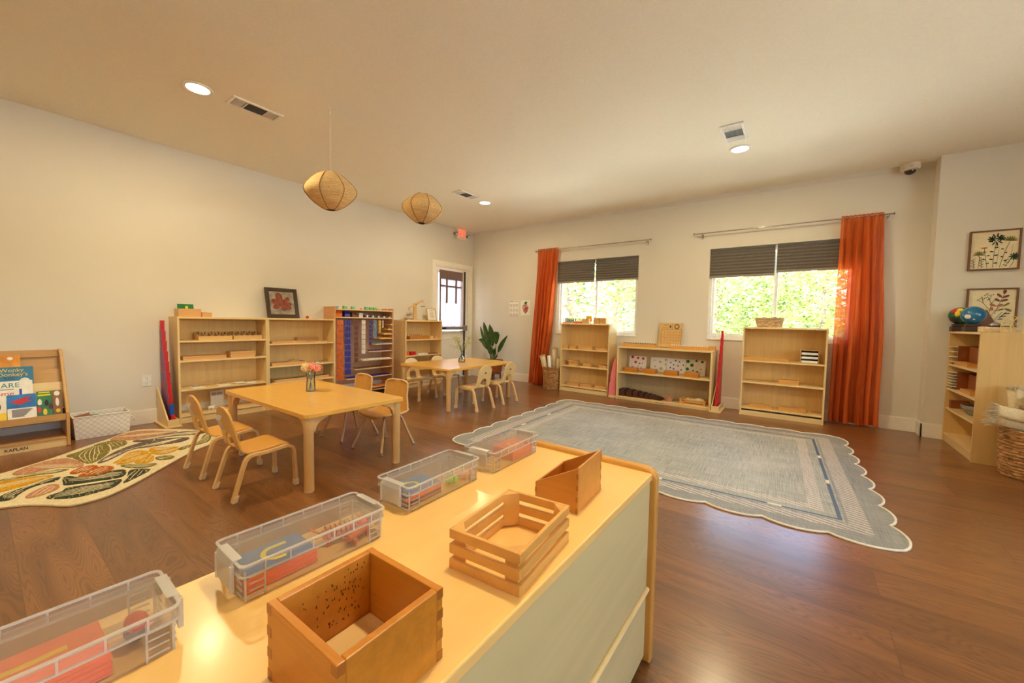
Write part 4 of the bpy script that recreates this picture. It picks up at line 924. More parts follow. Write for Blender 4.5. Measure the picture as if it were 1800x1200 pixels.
m.build('red_dots', 'dot_red', o); MB().tube([(0, -.0014, .083), (0, -.002, .083)], .023, 12).tube([(.02, -.0014, .09), (.02, -.002, .09)], .016, 12).build('leaf', 'dot_green', o)
o = thing('wall_outlet', 'white double electrical outlet on the left wall beside the rod stand', 'outlet', (.0, -4.745, .425)); MB().box(0, .006, -.036, .036, -.058, .058).build('cover_plate', 'white', o, bevel=.002)
for s in (-1, 1):
    q = MB().box(.006, .008, -.016, .016, s*.024-.016, s*.024+.016).build('socket', 'white_gloss', o, bevel=.001); MB().box(.008, .0085, -.008, -.005, s*.024-.005, s*.024+.007).box(.008, .0085, .005, .008, s*.024-.005, s*.024+.007).tube([(.008, 0, s*.024-.010), (.0085, 0, s*.024-.010)], .0025, 8).build('slots', 'dark', q)
# ---------------------------------------------------------------- potted plant
o = thing('potted_plant', 'tall broad-leaved potted plant on wooden legs in the corner by the door', 'plant', (.80, -.33, 0))
mk_weave('planter', (160, 84, 34), (196, 112, 52), dist=.002)
MB().lathe([(0, .15), (.13, .15), (.145, .17), (.170, .36), (.174, .385), (.162, .385), (.156, .36), (0, .355)], n=28).build('pot', 'planter', o, smooth=True)
MB().lathe([(0, .358), (.155, .358)], n=20).build('soil', 'soil', o)
for k in range(4):
    a_ = R(45+90*k); MB().tube([(.13*math.cos(a_), .13*math.sin(a_), 0), (.125*math.cos(a_), .125*math.sin(a_), .20)], [.012, .016], 10).build('leg', 'walnut', o)
for k in range(2): a_ = R(45+90*k); MB().tube([(.12*math.cos(a_), .12*math.sin(a_), .14), (-.12*math.cos(a_), -.12*math.sin(a_), .14)], .009, 8).build('cross_bar', 'walnut', o)
def big_leaf(o, base, tip, wid, bend, mat='leaf'):
    b, t = Vector(base), Vector(tip); st = b+(t-b)*.42+Vector(bend)*.5
    path = smooth_path([b, b+(st-b)*.5+Vector(bend)*.1, st, st+(t-st)*.5+Vector(bend)*.35, t], 5)
    s_ = path[:10]; MB().tube(s_, [.009-.0004*i for i in range(len(s_))], 7).build('stalk', 'stem_green', o, smooth=True)
    lp = path[9:]; vs = []; L = len(lp)
    for i, p in enumerate(lp):
        u = i/(L-1); w = wid*math.sin(math.pi*min(1, u*.97+.03))**.7*(1-.3*u); d = (lp[min(i+1, L-1)]-lp[max(i-1, 0)]).normalized(); sd = d.cross(Vector((.3, -1, .15))).normalized(); nrm = sd.cross(d)
        vs += [p-sd*w+nrm*w*.25, p-sd*w*.5+nrm*.0, p-nrm*.006, p+sd*w*.5, p+sd*w+nrm*w*.25]
    MB().add(vs, [(i*5+j, i*5+j+1, i*5+j+6, i*5+j+5) for i in range(L-1) for j in range(4)]).build('leaf', mat, o, smooth=True, solid=.0015)
for b, t, w, bd in (((-.02, 0, .36), (-.30, -.02, .97), .034, (-.03, 0, .02)), ((-.01, .02, .36), (-.24, 0, 1.05), .050, (-.03, 0, .08)), ((.0, 0, .36), (-.06, -.05, 1.01), .066, (.03, 0, .05)), ((.01, .02, .36), (.08, -.01, .84), .064, (.02, 0, .26)),
                    ((.0, -.03, .36), (-.30, -.06, .73), .052, (.03, 0, .14)), ((.02, 0, .36), (.32, -.02, .83), .046, (-.05, 0, -.02)), ((0, -.03, .36), (-.02, -.08, .66), .055, (.0, -.02, .02)), ((.02, -.02, .36), (.10, -.08, .60), .042, (.0, 0, .02)), ((.02, -.03, .36), (.17, -.10, .49), .018, (.02, 0, .02)), ((-.02, -.04, .36), (-.06, -.08, .78), .05, (-.02, 0, .03))): big_leaf(o, b, t, w, bd)

# ---------------------------------------------------------------- tables
def table(x0, x1, y0, y1, top, label):
    o = thing('activity_table', label, 'table', ((x0+x1)/2, (y0+y1)/2, 0)); a, b = (x1-x0)/2, (y1-y0)/2
    MB().prism(rrect(-a, a, -b, b, .035), top-.028, top).build('tabletop', 'maple', o, bevel=.003)
    for sx in (-1, 1):
        for sy in (-1, 1):
            X, Y = sx*(a-.045), sy*(b-.045)
            l = MB().lathe([(.0, 0), (.027, 0), (.029, .004), (.029, top-.125), (.031, top-.12), (.031, top-.0285), (0, top-.0285)], (X, Y, 0), 24).build('leg', 'maple_z', o, smooth=True)
            MB().lathe([(0, .0), (.0275, .0), (.0295, .012), (0, .012)], (X, Y, 0), 20).build('foot_pad', 'cap', l, smooth=True)
            m = MB()
            for ax in (0, 1):
                pr = [(.022, top-.0285), (.125, top-.0285), (.11, top-.045), (.07, top-.06), (.045, top-.085), (.034, top-.12), (.022, top-.12)]
                if ax == 0: m.prism([(X-sx*u, z) for u, z in pr], Y-.014, Y+.014, axis='y')
                else: m.prism([(Y-sy*u, z) for u, z in pr], X-.014, X+.014, axis='x')
            m.build('corner_bracket', 'maple_z', o, bevel=.003)
    return o
table(1.51, 2.79, -4.585, -3.85, .49, 'square-cornered light maple table nearest the camera, flower vase on it')
table(1.00, 1.895, -2.51, -1.25, .50, 'light maple table farther back by the exit door, sprig vase on it')

# ---------------------------------------------------------------- chairs
def shell(halfw, prof, hole=None, n=8, thick=.012):
    """prof: list of (y, z, halfwidth, hole_halfwidth)"""
    m = MB(); rows = []
    for y, z, w, h in prof:
        L = [(-w+(w-h)*i/n, y, z) for i in range(n+1)]; Rr = [(h+(w-h)*i/n, y, z) for i in range(n+1)]; rows.append((L, Rr))
    for side in (0, 1):
        vs = [p for r in rows for p in r[side]]; k = n+1
        m.add(vs, [(j*k+i, j*k+i+1, (j+1)*k+i+1, (j+1)*k+i) for j in range(len(rows)-1) for i in range(n)])
    return m
def ply_chair(label, seatm='ply_chair', legm='ply_edge', group=None):
    """front faces +y; feet span x +-.16, y +-.178"""
    o = thing('child_chair', label, 'chair', (0, 0, 0), 0, group)
    path = smooth_path([(.150, .262, 0), (.10, .275, 0), (.03, .268, 0), (-.05, .262, 0), (-.095, .266, 0), (-.118, .285, 0), (-.128, .32, 0), (-.142, .38, 0), (-.156, .44, 0), (-.168, .50, 0), (-.175, .535, 0)], 5)
    prof = []
    N = len(path)
    for i, p in enumerate(path):
        y, z = p[0], p[1]
        if z < .30: w = .135 if y > -.09 else .135-.01*(-.09-y)/.03
        else: w = .124-.008*(z-.3)/.2
        if y > .13: w = .135-.03*((y-.13)/.02)**2*.5
        if z > .455: w = .118*math.sqrt(max(0.0, 1-((z-.455)/.0815)**2)) if z < .536 else .0
        h = 0
        if y < -.085 and z < .375:
            if z < .32: h = .058
            else: h = .058*math.sqrt(max(0, 1-((z-.32)/.056)**2))
            if z < .275: h = .058*max(0, min(1, (-.085-y)/.012))**.5
        prof.append((y, z, max(w, .004), h))
    shell(.13, prof).build('seat_shell', seatm, o, smooth=True, solid=.011)
    for s in (-1, 1):
        base = [(-.176, .0), (-.148, .09), (-.118, .19), (-.100, .232), (-.070, .250), (-.01, .250), (.06, .256), (.118, .262), (.150, .250), (.163, .220), (.168, .12), (.172, .0)]
        P = [p for p in smooth_path([(y, z, 0) for y, z in base], 4)]; t = .0085
        up_, dn = [], []
        for i, p in enumerate(P):
            d = (P[min(i+1, len(P)-1)]-P[max(i-1, 0)]).normalized(); nn = Vector((-d.y, d.x, 0)); up_.append(p+nn*t); dn.append(p-nn*t)
        vs = []; m = MB()
        for i in range(len(P)):
            sp = .010*max(0, (.25-P[i].y)/.25)
            for q in (up_[i], dn[i]):
                for x in (.130+sp, .160+sp): vs.append((s*x, q.x, max(0.0, q.y)))
        fs = []
        for i in range(len(P)-1):
            b0, b1 = i*4, (i+1)*4; fs += [(b0, b0+1, b1+1, b1), (b0+2, b1+2, b1+3, b0+3), (b0, b1, b1+2, b0+2), (b0+1, b0+3, b1+3, b1+1)]
        fs += [(0, 2, 3, 1), ((len(P)-1)*4, (len(P)-1)*4+1, (len(P)-1)*4+3, (len(P)-1)*4+2)]
        lg = m.add(vs, fs).build('bent_leg_frame', legm, o, smooth=True, weld=False)
        for yy, nm in ((-.171, 'r'), (.1715, 'f')):
            dy = .012 if nm == 'r' else -.0
            MB().prism([(yy-.013, 0), (yy+.013, 0), (yy+.013+dy, .038), (yy-.013+dy, .038)], s*.138 if s > 0 else -.174, s*.174 if s > 0 else -.138, axis='x').build('foot_cap', 'cap', lg, bevel=.003)
    return o
C1 = [('bent plywood child chair in front of the near table, closest to the camera', (2.41, -4.705), 0), ('bent plywood child chair beside the flowered rug at the near table', (1.866, -4.708), 0)]
ch = ply_chair(C1[0][0], group='plywood chairs at the near table'); ch.location = (2.41, -4.705, 0); ch.rotation_euler.z = R(-1)
MB().add([(-.03, -.172, .40), (.03, -.172, .40), (.035, -.196, .46), (-.035, -.196, .46)], [(0, 1, 2, 3)]).add([(-.035, -.196, .46), (.035, -.196, .46), (.03, -.185, .485), (-.03, -.185, .485)], [(0, 1, 2, 3)]).build('name_tag', 'milky_plastic', ch, solid=.0015)
c2_ = dup(ch, (1.866, -4.708, 0), R(1), C1[1][0])
lt = ply_chair('pale plywood child chair on the rug side of the far table, nearer the camera', 'ply_light', 'ply_edge', 'plywood chairs at the far table'); lt.location = (1.962, -2.125, 0); lt.rotation_euler.z = R(90)
MB().box(-.013, .013, -.170, -.1655, .438, .452).build('maker_mark', 'dark', lt)
dup(lt, (1.945, -1.605, 0), R(91.5), 'pale plywood child chair on the rug side of the far table, nearer the window wall')
dup(lt, (.985, -2.165, 0), R(-88), 'plywood child chair between the far table and the bookcases, left one')
dup(lt, (.955, -1.665, 0), R(-92), 'plywood child chair between the far table and the bookcases, right one')
def shell_chair(label):
    o = thing('shell_chair', label, 'chair', (0, 0, 0), 0, 'shell chairs at the near table')
    path = smooth_path([(.150, .268, 0), (.13, .285, 0), (.06, .285, 0), (-.03, .278, 0), (-.09, .282, 0), (-.125, .305, 0), (-.142, .35, 0), (-.155, .42, 0), (-.165, .49, 0), (-.170, .545, 0)], 5)
    rows = []; n = 14; vs = []
    for p in path:
        y, z = p[0], p[1]; w = .165 if z < .30 else .165-.035*min(1, (z-.30)/.12)
        if y > .10: w = .165-.045*((y-.10)/.05)**2
        if z > .49: w = .130*(max(0, 1-((z-.49)/.058)**4))**.5
        w = max(w, .01)
        for i in range(n+1):
            u = -1+2*i/n; lift = .018*abs(u)**3*(1 if z < .30 else .2); fwd = .02*abs(u)**2*(1 if z > .3 else 0); vs.append((w*u, y+fwd, z+lift))
    k = n+1; MB().add(vs, [(j*k+i, j*k+i+1, (j+1)*k+i+1, (j+1)*k+i) for j in range(len(path)-1) for i in range(n)]).build('seat_shell', 'shell', o, smooth=True, solid=.010)
    edge = [Vector(vs[j*k]) for j in range(len(path))]+[Vector(vs[(len(path)-1)*k+i]) for i in range(1, n)]+[Vector(vs[j*k+n]) for j in reversed(range(len(path)))]+[Vector(vs[i]) for i in range(n-1, 0, -1)]
    MB().tube(edge, .0065, 7, closed=True).build('shell_rim', 'shell_edge', o, smooth=True)
    for sx in (-1, 1):
        for sy in (-1, 1):
            f = (sx*.165, sy*.178, .012); kx, ky = sx*.095, sy*.085
            l = MB().tube(smooth_path([(sx*.05, sy*.03, .265), (kx*.9, ky*.8, .266), (kx*1.1, ky*1.15, .245), (sx*.135, sy*.135, .13), f], 4), .0105, 10).build('leg', 'tan_metal', o, smooth=True)
            MB().lathe([(0, 0), (.014, 0), (.015, .006), (.009, .011), (.009, .022), (0, .022)], (sx*.166, sy*.179, 0), 14).build('glide', 'chrome', l, smooth=True)
    return o
sc = shell_chair('ochre shell chair with metal legs behind the near table, right one'); sc.location = (2.36, -3.725, 0); sc.rotation_euler.z = R(187)
dup(sc, (1.86, -3.728, 0), R(180), 'ochre shell chair with metal legs behind the near table, left one')

# ---------------------------------------------------------------- vases
vs_ = thing('flower_vase', 'clear glass vase with cream and pink blossoms on the near table', 'vase', (2.04, -4.17, .49))
MB().lathe([(0, .0), (.030, 0), (.034, .004), (.033, .05), (.029, .10), (.036, .145), (.034, .145), (.027, .10), (.030, .05), (.030, .010), (0, .008)], n=28).build('glass', 'vase_glass', vs_, smooth=True)
fl = thing('flower_bouquet', 'bunch of cream white and pink carnations standing in the clear vase', 'flowers', (2.04, -4.17, .503))
rnd = random.Random(2)
for (x, y, z, mat, r_) in ((-.035, -.02, .175, 'petal_cream', .036), (.03, .0, .182, 'petal_pink', .034), (-.07, .02, .172, 'petal_white', .028), (.055, .03, .168, 'petal_pink', .030), (.0, .045, .19, 'petal_white', .028)):
    MB().tube(smooth_path([(x*-.25, y*-.3, 0), (x*.1, y*.1, .08), (x*.9, y*.9, z-.02)], 4), .0018, 6).build('flower_stem', 'stem_green', fl)
    m = MB()
    for k in range(90):
        d = Vector((rnd.gauss(0, 1), rnd.gauss(0, 1), rnd.gauss(.2, 1))).normalized(); c = Vector((x, y, z))+d*r_*rnd.uniform(.6, 1); e = d.cross(Vector((rnd.random(), rnd.random(), rnd.random()))).normalized(); g = d.cross(e)
        m.add([c-e*.009, c-g*.007+d*.004, c+e*.009+d*.002, c+g*.007+d*.006], [(0, 1, 2, 3)])
    m.ball((x, y, z), r_*.72, r_*.72, r_*.66, 12, 0, 7).build('blossom', mat, fl)
v2 = thing('bud_vase', 'small clear glass bottle vase on the far table', 'vase', (1.437, -1.811, .50))
MB().lathe([(0, 0), (.040, 0), (.046, .01), (.045, .035), (.028, .070), (.013, .095), (.012, .135), (.017, .15), (.015, .15), (.010, .135), (.011, .095), (.026, .068), (.042, .035), (.042, .012), (0, .008)], n=24).build('glass', 'vase_glass', v2, smooth=True)
sp_ = thing('flower_sprig', 'airy spray of tiny pale yellow flowers in the bottle vase', 'flowers', (1.437, -1.811, .512))
m = MB(); mf = MB()
for k in range(16):
    a_, s_ = rnd.uniform(0, 6.28), rnd.uniform(.03, .12); top = Vector((s_*math.cos(a_), s_*math.sin(a_), rnd.uniform(.20, .36))); m.tube(smooth_path([(0, 0, 0), (0, 0, .12), tuple(top)], 3), .0013, 5)
    for j in range(9):
        c = top+Vector((rnd.gauss(0, .022), rnd.gauss(0, .022), rnd.gauss(-.01, .024))); mf.ball(c, .0062, n=6, m=4); m.tube([top-Vector((0, 0, .05)), c], .0006, 4)
m.build('stems', 'stem_green', sp_); mf.build('tiny_blossoms', 'babys_breath', sp_, kind='stuff')

# ---------------------------------------------------------------- grey rug
rg = thing('area_rug', 'large grey woven rug with scalloped edges in front of the window wall', 'rug', (4.095, -2.04, 0), R(2.4))
A_, B_ = 1.452, 1.145; pts = []
def scal(n, f):
    for k in range(n*8):
        u = k/(n*8); ph = (u*n) % 1; yield u, .045*(math.sin(math.pi*ph)**.75)
for u, e in scal(10, 0): pts.append((-A_+2*A_*u, -B_-e))
for u, e in scal(8, 0): pts.append((A_+e, -B_+2*B_*u))
for u, e in scal(10, 0): pts.append((A_-2*A_*u, B_+e))
for u, e in scal(8, 0): pts.append((-A_-e, B_-2*B_*u))
MB().prism(pts, 0, .006).build('rug_body', 'rug', rg)
MB().tube([(x, y, .0055) for x, y in pts], .0062, 6, closed=True).build('piping', 'piping', rg, smooth=True)
for x, y, rz in ((1.235, .32, 1.57), (1.235, -.30, 1.57), (.25, -.935, 0), (.93, -.935, 0), (-1.235, -.3, 1.57), (-1.235, .25, 1.57), (-.9, -.935, 0)):
    MB().box(-.035, .035, -.010, .010, .006, .009).build('tape_tab', 'piping', rg, loc=(x, y, 0), rz=rz, bevel=.001)
# ---------------------------------------------------------------- flowered rug
FR = dict(
 out=[(1.62, -5.76), (1.734, -5.594), (1.843, -5.508), (1.923, -5.453), (1.941, -5.392), (1.918, -5.294), (1.822, -5.175), (1.659, -5.027), (1.464, -4.852), (1.319, -4.703), (1.2, -4.56), (.945, -4.485), (.689, -4.531), (.489, -4.657), (.303, -4.829), (.311, -4.951), (.459, -5.085), (.598, -5.24), (.739, -5.377), (.847, -5.498), (.96, -5.66), (1.05, -5.85), (1.35, -5.97)])
fr = thing('flowered_rug', 'small leaf-shaped rug with yellow, pink and dark green petals', 'rug', (1.15, -5.15, 0))
def L_(pts): return [(x-1.15, y+5.15) for x, y in pts]
MB().prism(smooth_loop(L_(FR['out']), 4), 0, .013).build('rug_pile', 'rug_cream', fr, bevel=.004)
pet = [('pile_pink', [(1.037, -5.609), (.937, -5.555), (.857, -5.444), (.887, -5.356), (1.066, -5.304), (1.185, -5.312), (1.174, -5.35), (1.087, -5.434), (1.11, -5.564)]),
 ('pile_olive', [(.809, -5.354), (.755, -5.295), (.66, -5.208), (.655, -5.125), (.874, -5.135), (1.052, -5.199), (1.149, -5.268), (1.095, -5.296), (.925, -5.324)]),
 ('pile_olive', [(.619, -5.19), (.56, -5.101), (.62, -5.02), (.76, -5.02), (.860, -5.114), (.85, -5.12), (.66, -5.11)]),
 ('pile_grey', [(1.18, -5.242), (1.079, -5.199), (.932, -5.105), (.837, -5.0), (.776, -4.85), (.92, -4.66), (1.02, -4.74), (1.0, -4.84), (.995, -4.927), (.972, -5.027), (1.089, -5.125), (1.175, -5.2)]),
 ('pile_grey', [(.69, -4.974), (.66, -4.817), (.66, -4.66), (.753, -4.52), (.85, -4.52), (.85, -4.6), (.755, -4.763), (.78, -4.925)]),
 ('pile_pink', [(.526, -5.085), (.38, -4.98), (.365, -4.86), (.497, -4.744), (.616, -4.66), (.64, -4.743), (.66, -4.905), (.64, -4.986)]),
 ('pile_yellow', [(1.27, -5.17), (1.196, -5.136), (1.065, -5.068), (1.04, -5.01), (1.091, -4.975), (1.158, -4.975)]),
 ('pile_yellow', [(1.29, -5.16), (1.17, -4.98), (1.24, -4.97), (1.32, -5.06), (1.33, -5.13)]),
 ('pile_yellow', [(1.35, -5.08), (1.26, -4.97), (1.33, -4.97), (1.408, -4.995), (1.425, -5.04)]),
 ('pile_yellow', [(1.086, -4.951), (1.035, -4.915), (1.106, -4.84), (1.166, -4.79), (1.18, -4.87), (1.16, -4.95)]),
 ('pile_yellow', [(1.18, -4.955), (1.20, -4.87), (1.20, -4.79), (1.25, -4.82), (1.29, -4.898), (1.24, -4.95)]),
 ('pile_orange', [(1.286, -5.383), (1.213, -5.332), (1.209, -5.27), (1.264, -5.25), (1.31, -5.29), (1.34, -5.36)]),
 ('pile_orange', [(1.40, -5.358), (1.33, -5.30), (1.28, -5.235), (1.357, -5.185), (1.429, -5.213), (1.455, -5.273), (1.445, -5.326)]),
 ('pile_olive', [(1.35, -5.15), (1.377, -5.10), (1.456, -5.025), (1.50, -4.99), (1.54, -5.03), (1.51, -5.09), (1.417, -5.145)]),
 ('pile_olive', [(1.332, -4.96), (1.35, -4.895), (1.42, -4.873), (1.455, -4.915), (1.412, -4.966)]),
 ('pile_dark', [(1.38, -5.42), (1.36, -5.392), (1.439, -5.355), (1.471, -5.286), (1.445, -5.20), (1.50, -5.15), (1.63, -5.19), (1.60, -5.30), (1.55, -5.42), (1.49, -5.43)]),
 ('pile_dark', [(1.66, -5.45), (1.61, -5.42), (1.65, -5.30), (1.68, -5.20), (1.79, -5.243), (1.824, -5.306), (1.836, -5.382), (1.81, -5.445), (1.73, -5.51), (1.68, -5.50)]),
 ('pile_dark', [(1.52, -5.13), (1.60, -5.045), (1.702, -5.125), (1.77, -5.205), (1.66, -5.17)]),
 ('pile_dark', [(1.473, -5.66), (1.427, -5.61), (1.391, -5.55), (1.335, -5.478), (1.345, -5.428), (1.41, -5.455), (1.41, -5.50), (1.445, -5.558), (1.525, -5.602), (1.595, -5.63), (1.57, -5.68)]),
 ('pile_pink', [(1.62, -5.585), (1.535, -5.552), (1.469, -5.488), (1.487, -5.455), (1.558, -5.45), (1.62, -5.487), (1.65, -5.547)]),
 ('pile_yellow', [(1.175, -5.72), (1.184, -5.60), (1.207, -5.519), (1.275, -5.45), (1.318, -5.504), (1.37, -5.577), (1.40, -5.69), (1.3, -5.8)]),
 ('pile_olive', [(1.126, -5.65), (1.129, -5.549), (1.124, -5.472), (1.187, -5.375), (1.215, -5.435), (1.18, -5.52), (1.15, -5.66)]),
 ('pile_olive', [(1.13, -4.655), (.93, -4.555), (.965, -4.515), (1.14, -4.575), (1.20, -4.64), (1.22, -4.72), (1.27, -4.80), (1.20, -4.79)])]
def inside(p, poly):
    c = False
    for i in range(len(poly)):
        (x1, y1), (x2, y2) = poly[i], poly[i-1]
        if (y1 > p[1]) != (y2 > p[1]) and p[0] < (x2-x1)*(p[1]-y1)/(y2-y1)+x1: c = not c
    return c
for k, (mt, P_) in enumerate(pet):
    lp = smooth_loop(L_(P_), 3); ps = MB().prism(lp, .013, .0165).build('petal_shape', mt, fr)
    cx_, cy_ = sum(p[0] for p in lp)/len(lp), sum(p[1] for p in lp)/len(lp)
    sxx, syy, sxy = sum((p[0]-cx_)**2 for p in lp), sum((p[1]-cy_)**2 for p in lp), sum((p[0]-cx_)*(p[1]-cy_) for p in lp)
    th = .5*math.atan2(2*sxy, sxx-syy); ux, uy = math.cos(th), math.sin(th); m = MB(); nl = 5 if mt in ('pile_dark', 'pile_grey', 'pile_olive') else 3
    for j in range(nl):
        off = (j-(nl-1)/2)*.026; run = []
        for q in range(-30, 31):
            t_ = q*.012; v = off*(1-.9*abs(t_)/.36)+.35*t_*t_; x, y = cx_+ux*t_-uy*v, cy_+uy*t_+ux*v
            ok = inside((x, y), lp) and inside((x+ux*.02, y+uy*.02), lp) and inside((x-ux*.02, y-uy*.02), lp)
            if ok: run.append((x, y, .0166))
            if (not ok or q == 30) and len(run) > 3: m.tube(run, [.0012+.0018*math.sin(math.pi*i/(len(run)-1)) for i in range(len(run))], 4)
            if not ok: run = []
    if m.v: m.build('vein_lines', 'rug_cream', ps)

# ---------------------------------------------------------------- book display by the left wall
o = thing('book_display', 'sloping wooden book display rack at the left edge, picture books facing out', 'book display', (.003, -5.85, 0))
YE = .56; prof_ = [(0, 0), (.40, 0), (.40, .27), (.385, .30), (.10, .755), (.085, .76), (0, .76)]
for s in (-1, 1): MB().prism(prof_, min(s*YE, s*(YE-.02)), max(s*YE, s*(YE-.02)), axis='y').build('side_panel', 'case_oak', o, bevel=.004)
E_ = YE-.02
MB().box(0, .008, -E_, E_, .06, .755).build('back_panel', 'case_oak', o)
MB().box(.008, .395, -E_, E_, .058, .075).build('bottom_shelf', 'case_oak', o, bevel=.002); MB().box(.37, .388, -E_, E_, 0, .058).build('kickboard', 'birch_y', o, bevel=.001)
MB().box(.008, .388, -E_, E_, .218, .236).build('book_shelf', 'case_oak', o, bevel=.001)
MB().box(.382, .398, -E_, E_, .208, .262).build('front_lip', 'case_oak', o, bevel=.003)
text('KAPLAN', .030, 'ink', o, face_x(.3885, .285, .028), .0004, bold=.0006)
for mt_, pr_ in (('birch_y', [(.252, .29), (.298, .29), (.298, .30), (.266, .30), (.21, .50), (.198, .50)]), ('case_oak', [(.160, .42), (.210, .42), (.210, .43), (.176, .43), (.125, .60), (.113, .60)]), ('case_oak', [(.070, .545), (.118, .545), (.118, .555), (.084, .555), (.05, .70), (.04, .70)])): MB().prism(pr_, -E_, E_, axis='y').build('tier_board', mt_, o)
MB().box(.012, .07, -E_, E_, .70, .73).build('top_rail', 'case_oak', o, bevel=.002)
def book(name, label, y0, y1, x, z, h, th, mat, tilt=17):
    b = thing(name, label, 'book', (x, (y0+y1)/2, z), rot=(0, R(-tilt), 0)); w = (y1-y0)/2
    MB().box(-th+.001, -.001, -w+.001, w-.003, .001, h-.003).build('pages', 'paper', b); MB().box(-.001, 0, -w, w, 0, h).box(-th, -th+.001, -w, w, 0, h).build('cover', mat, b)
    return b, w
plain('book_blue', (44, 120, 160), .4); plain('book_orange', (240, 150, 20), .4, vary=.3, sc=10); plain('book_green', (38, 120, 70), .4, vary=.2, sc=14); plain('book_sky', (20, 120, 200), .4, vary=.3, sc=12); plain('book_yellow', (244, 208, 20), .4); plain('bear_brown', (110, 52, 26), .5, vary=.4, sc=20)
plain('brown_cover', (136, 92, 52), .5)
b, w = book('picture_book', 'orange picture book at the back of the top tier', -5.80, -5.515, .108, .556, .180, .008, 'book_orange', 12)
MB().tube([(.0003, w-.05, .145), (.0012, w-.05, .145)], .014, 16).build('seal', 'white', b); MB().ball((0, -.10+.02, .08), .001, .05, .05).build('dark_figure', 'bear_brown', b)
b, w = book('picture_book', 'blue picture book titled in yellow on the upper tier', -5.82, -5.455, .198, .431, .21, .010, 'book_blue', 12)
text('Wonky', .040, 'yellow', b, face_x(.0004, .075, .183)); text("Donkey's", .040, 'yellow', b, face_x(.0004, .080, .150)); text('BIG', .032, 'card_navy', b, face_x(.0004, .06, .120))
MB().tube([(.0003, w-.045, .095), (.0012, w-.045, .095)], .026, 18).build('seal', 'white', b); MB().add([(.0006, -.09, .03), (.0006, -.02, .06), (.0006, -.03, .15), (.0006, -.10, .13)], [(0, 1, 2, 3)]).build('grey_shape', 'bead_lblue', b)
b, w = book('picture_book', 'white picture book reading YOU ARE Home on the middle tier', -5.85, -5.465, .286, .301, .24, .010, 'paper', 14)
plain('teal', (50, 130, 130), .5)
text('YOU ARE', .052, 'teal', b, face_x(.0004, .02, .205)); text('Home', .052, 'dot_red', b, face_x(.0004, .035, .142))
MB().box(.0004, .001, -.10, .10, .174, .178).build('subtitle_line', 'ink', b); MB().box(.0004, .001, .125, .137, .13, .175).build('blue_mark', 'bead_blue', b); MB().tube([(.0004, .10, .02), (.001, .10, .02)], .035, 20).build('brown_dot', 'bear_brown', b)
b, w = book('board_book', 'board book with a brown animal shape above a yellow panel, front tier', -5.80, -5.60, .356, .2365, .205, .012, 'paper', 16)
MB().box(.0003, .0012, -w, w, .0, .075).build('yellow_panel', 'book_yellow', b)
for k in range(4): MB().box(.0014, .002, -.06, .06-.012*k, .055-.012*k, .059-.012*k).build('text_line', 'ink', b)
MB().prism(smooth_loop([(-.085, .12), (-.06, .165), (0, .18), (.05, .165), (.075, .13), (.065, .085), (.045, .085), (.035, .115), (-.02, .115), (-.03, .085), (-.05, .085), (-.06, .11)], 3), .0003, .0012, axis='x').build('animal_shape', 'bear_brown', b)
b, w = book('board_book', 'board book with a red bird shape on blue, front tier', -5.597, -5.455, .356, .2365, .205, .012, 'paper', 16)
MB().box(.0003, .0012, -w, w, .10, .205).build('blue_panel', 'book_sky', b)
MB().prism(smooth_loop([(-.055, .15), (-.02, .168), (.02, .182), (.05, .190), (.025, .162), (.055, .155), (.02, .142), (-.01, .125), (-.03, .138)], 3), .0014, .0022, axis='x').build('bird_shape', 'red', b)
for k in range(5): MB().box(.0003, .001, -.05, .05-.01*k, .08-.012*k, .0915-.012*k).build('text_line', 'ink_grey', b)
b, w = book('picture_book', 'green picture book with small figures at the right end of the front tier', -5.452, -5.374, .356, .2365, .215, .012, 'book_green', 16)
MB().box(.0003, .001, -.03, .03, .20, .208).box(.0003, .001, -.033, .033, .178, .19).build('title_strip', 'letter_yellow', b)
for y, z, mt in ((-.025, .13, 'white'), (.01, .12, 'black'), (-.03, .07, 'red'), (.0, .05, 'yellow'), (.03, .09, 'brown')): MB().prism(smooth_loop([(y-.008, z-.02), (y+.008, z-.02), (y+.010, z+.01), (y, z+.025), (y-.010, z+.008)], 3), .0004, .0012, axis='x').build('small_figure', mt, b)
b, w = book('picture_book', 'brown picture book at the far right end of the display, against the side', -5.372, -5.322, .356, .2365, .215, .010, 'brown_cover', 16)
MB().ball((.0006, 0, .19), .001, .016, .02).ball((.0006, .0, .12), .001, .010, .035).build('pale_figure', 'white', b); MB().ball((.0006, .002, .05), .001, .013, .016).build('yellow_figure', 'yellow', b)
MB().box(.0003, .001, -w, w, 0, .025).build('green_strip', 'book_green', b)
# ---------------------------------------------------------------- white strap basket
def strap_basket(o, a, b, h, fl, mat):
    t = .006; P0 = [(-a, -b), (a, -b), (a, b), (-a, b)]; m = MB(); vs = []
    for s, z in ((1, 0), (fl, h)):
        for x, y in P0: vs.append((x*s, y*(1+(s-1)*.5), z))
    for s, z in ((1-t/a, t), (fl-t/a, h)):
        for x, y in P0: vs.append((x*s, (y-math.copysign(t, y))*(1+(s-1)*.5), z))
    f = [(3, 2, 1, 0), (8, 9, 10, 11)]
    for i in range(4): j = (i+1) % 4; f += [(i, j, 4+j, 4+i), (8+j, 8+i, 12+i, 12+j), (4+i, 4+j, 12+j, 12+i)]
    m.add(vs, f).build('basket_body', mat, o)
o = thing('white_strap_basket', 'white woven strap basket with books on the floor beside the book display', 'basket', (.155, -5.085, 0))
strap_basket(o, .105, .165, .19, 1.14, 'straps')
MB().tube([(x, y, .19) for x, y in ((-.12, -.18), (.12, -.18), (.12, .177), (-.12, .177))], .006, 6, closed=True).build('rim', 'straps', o)
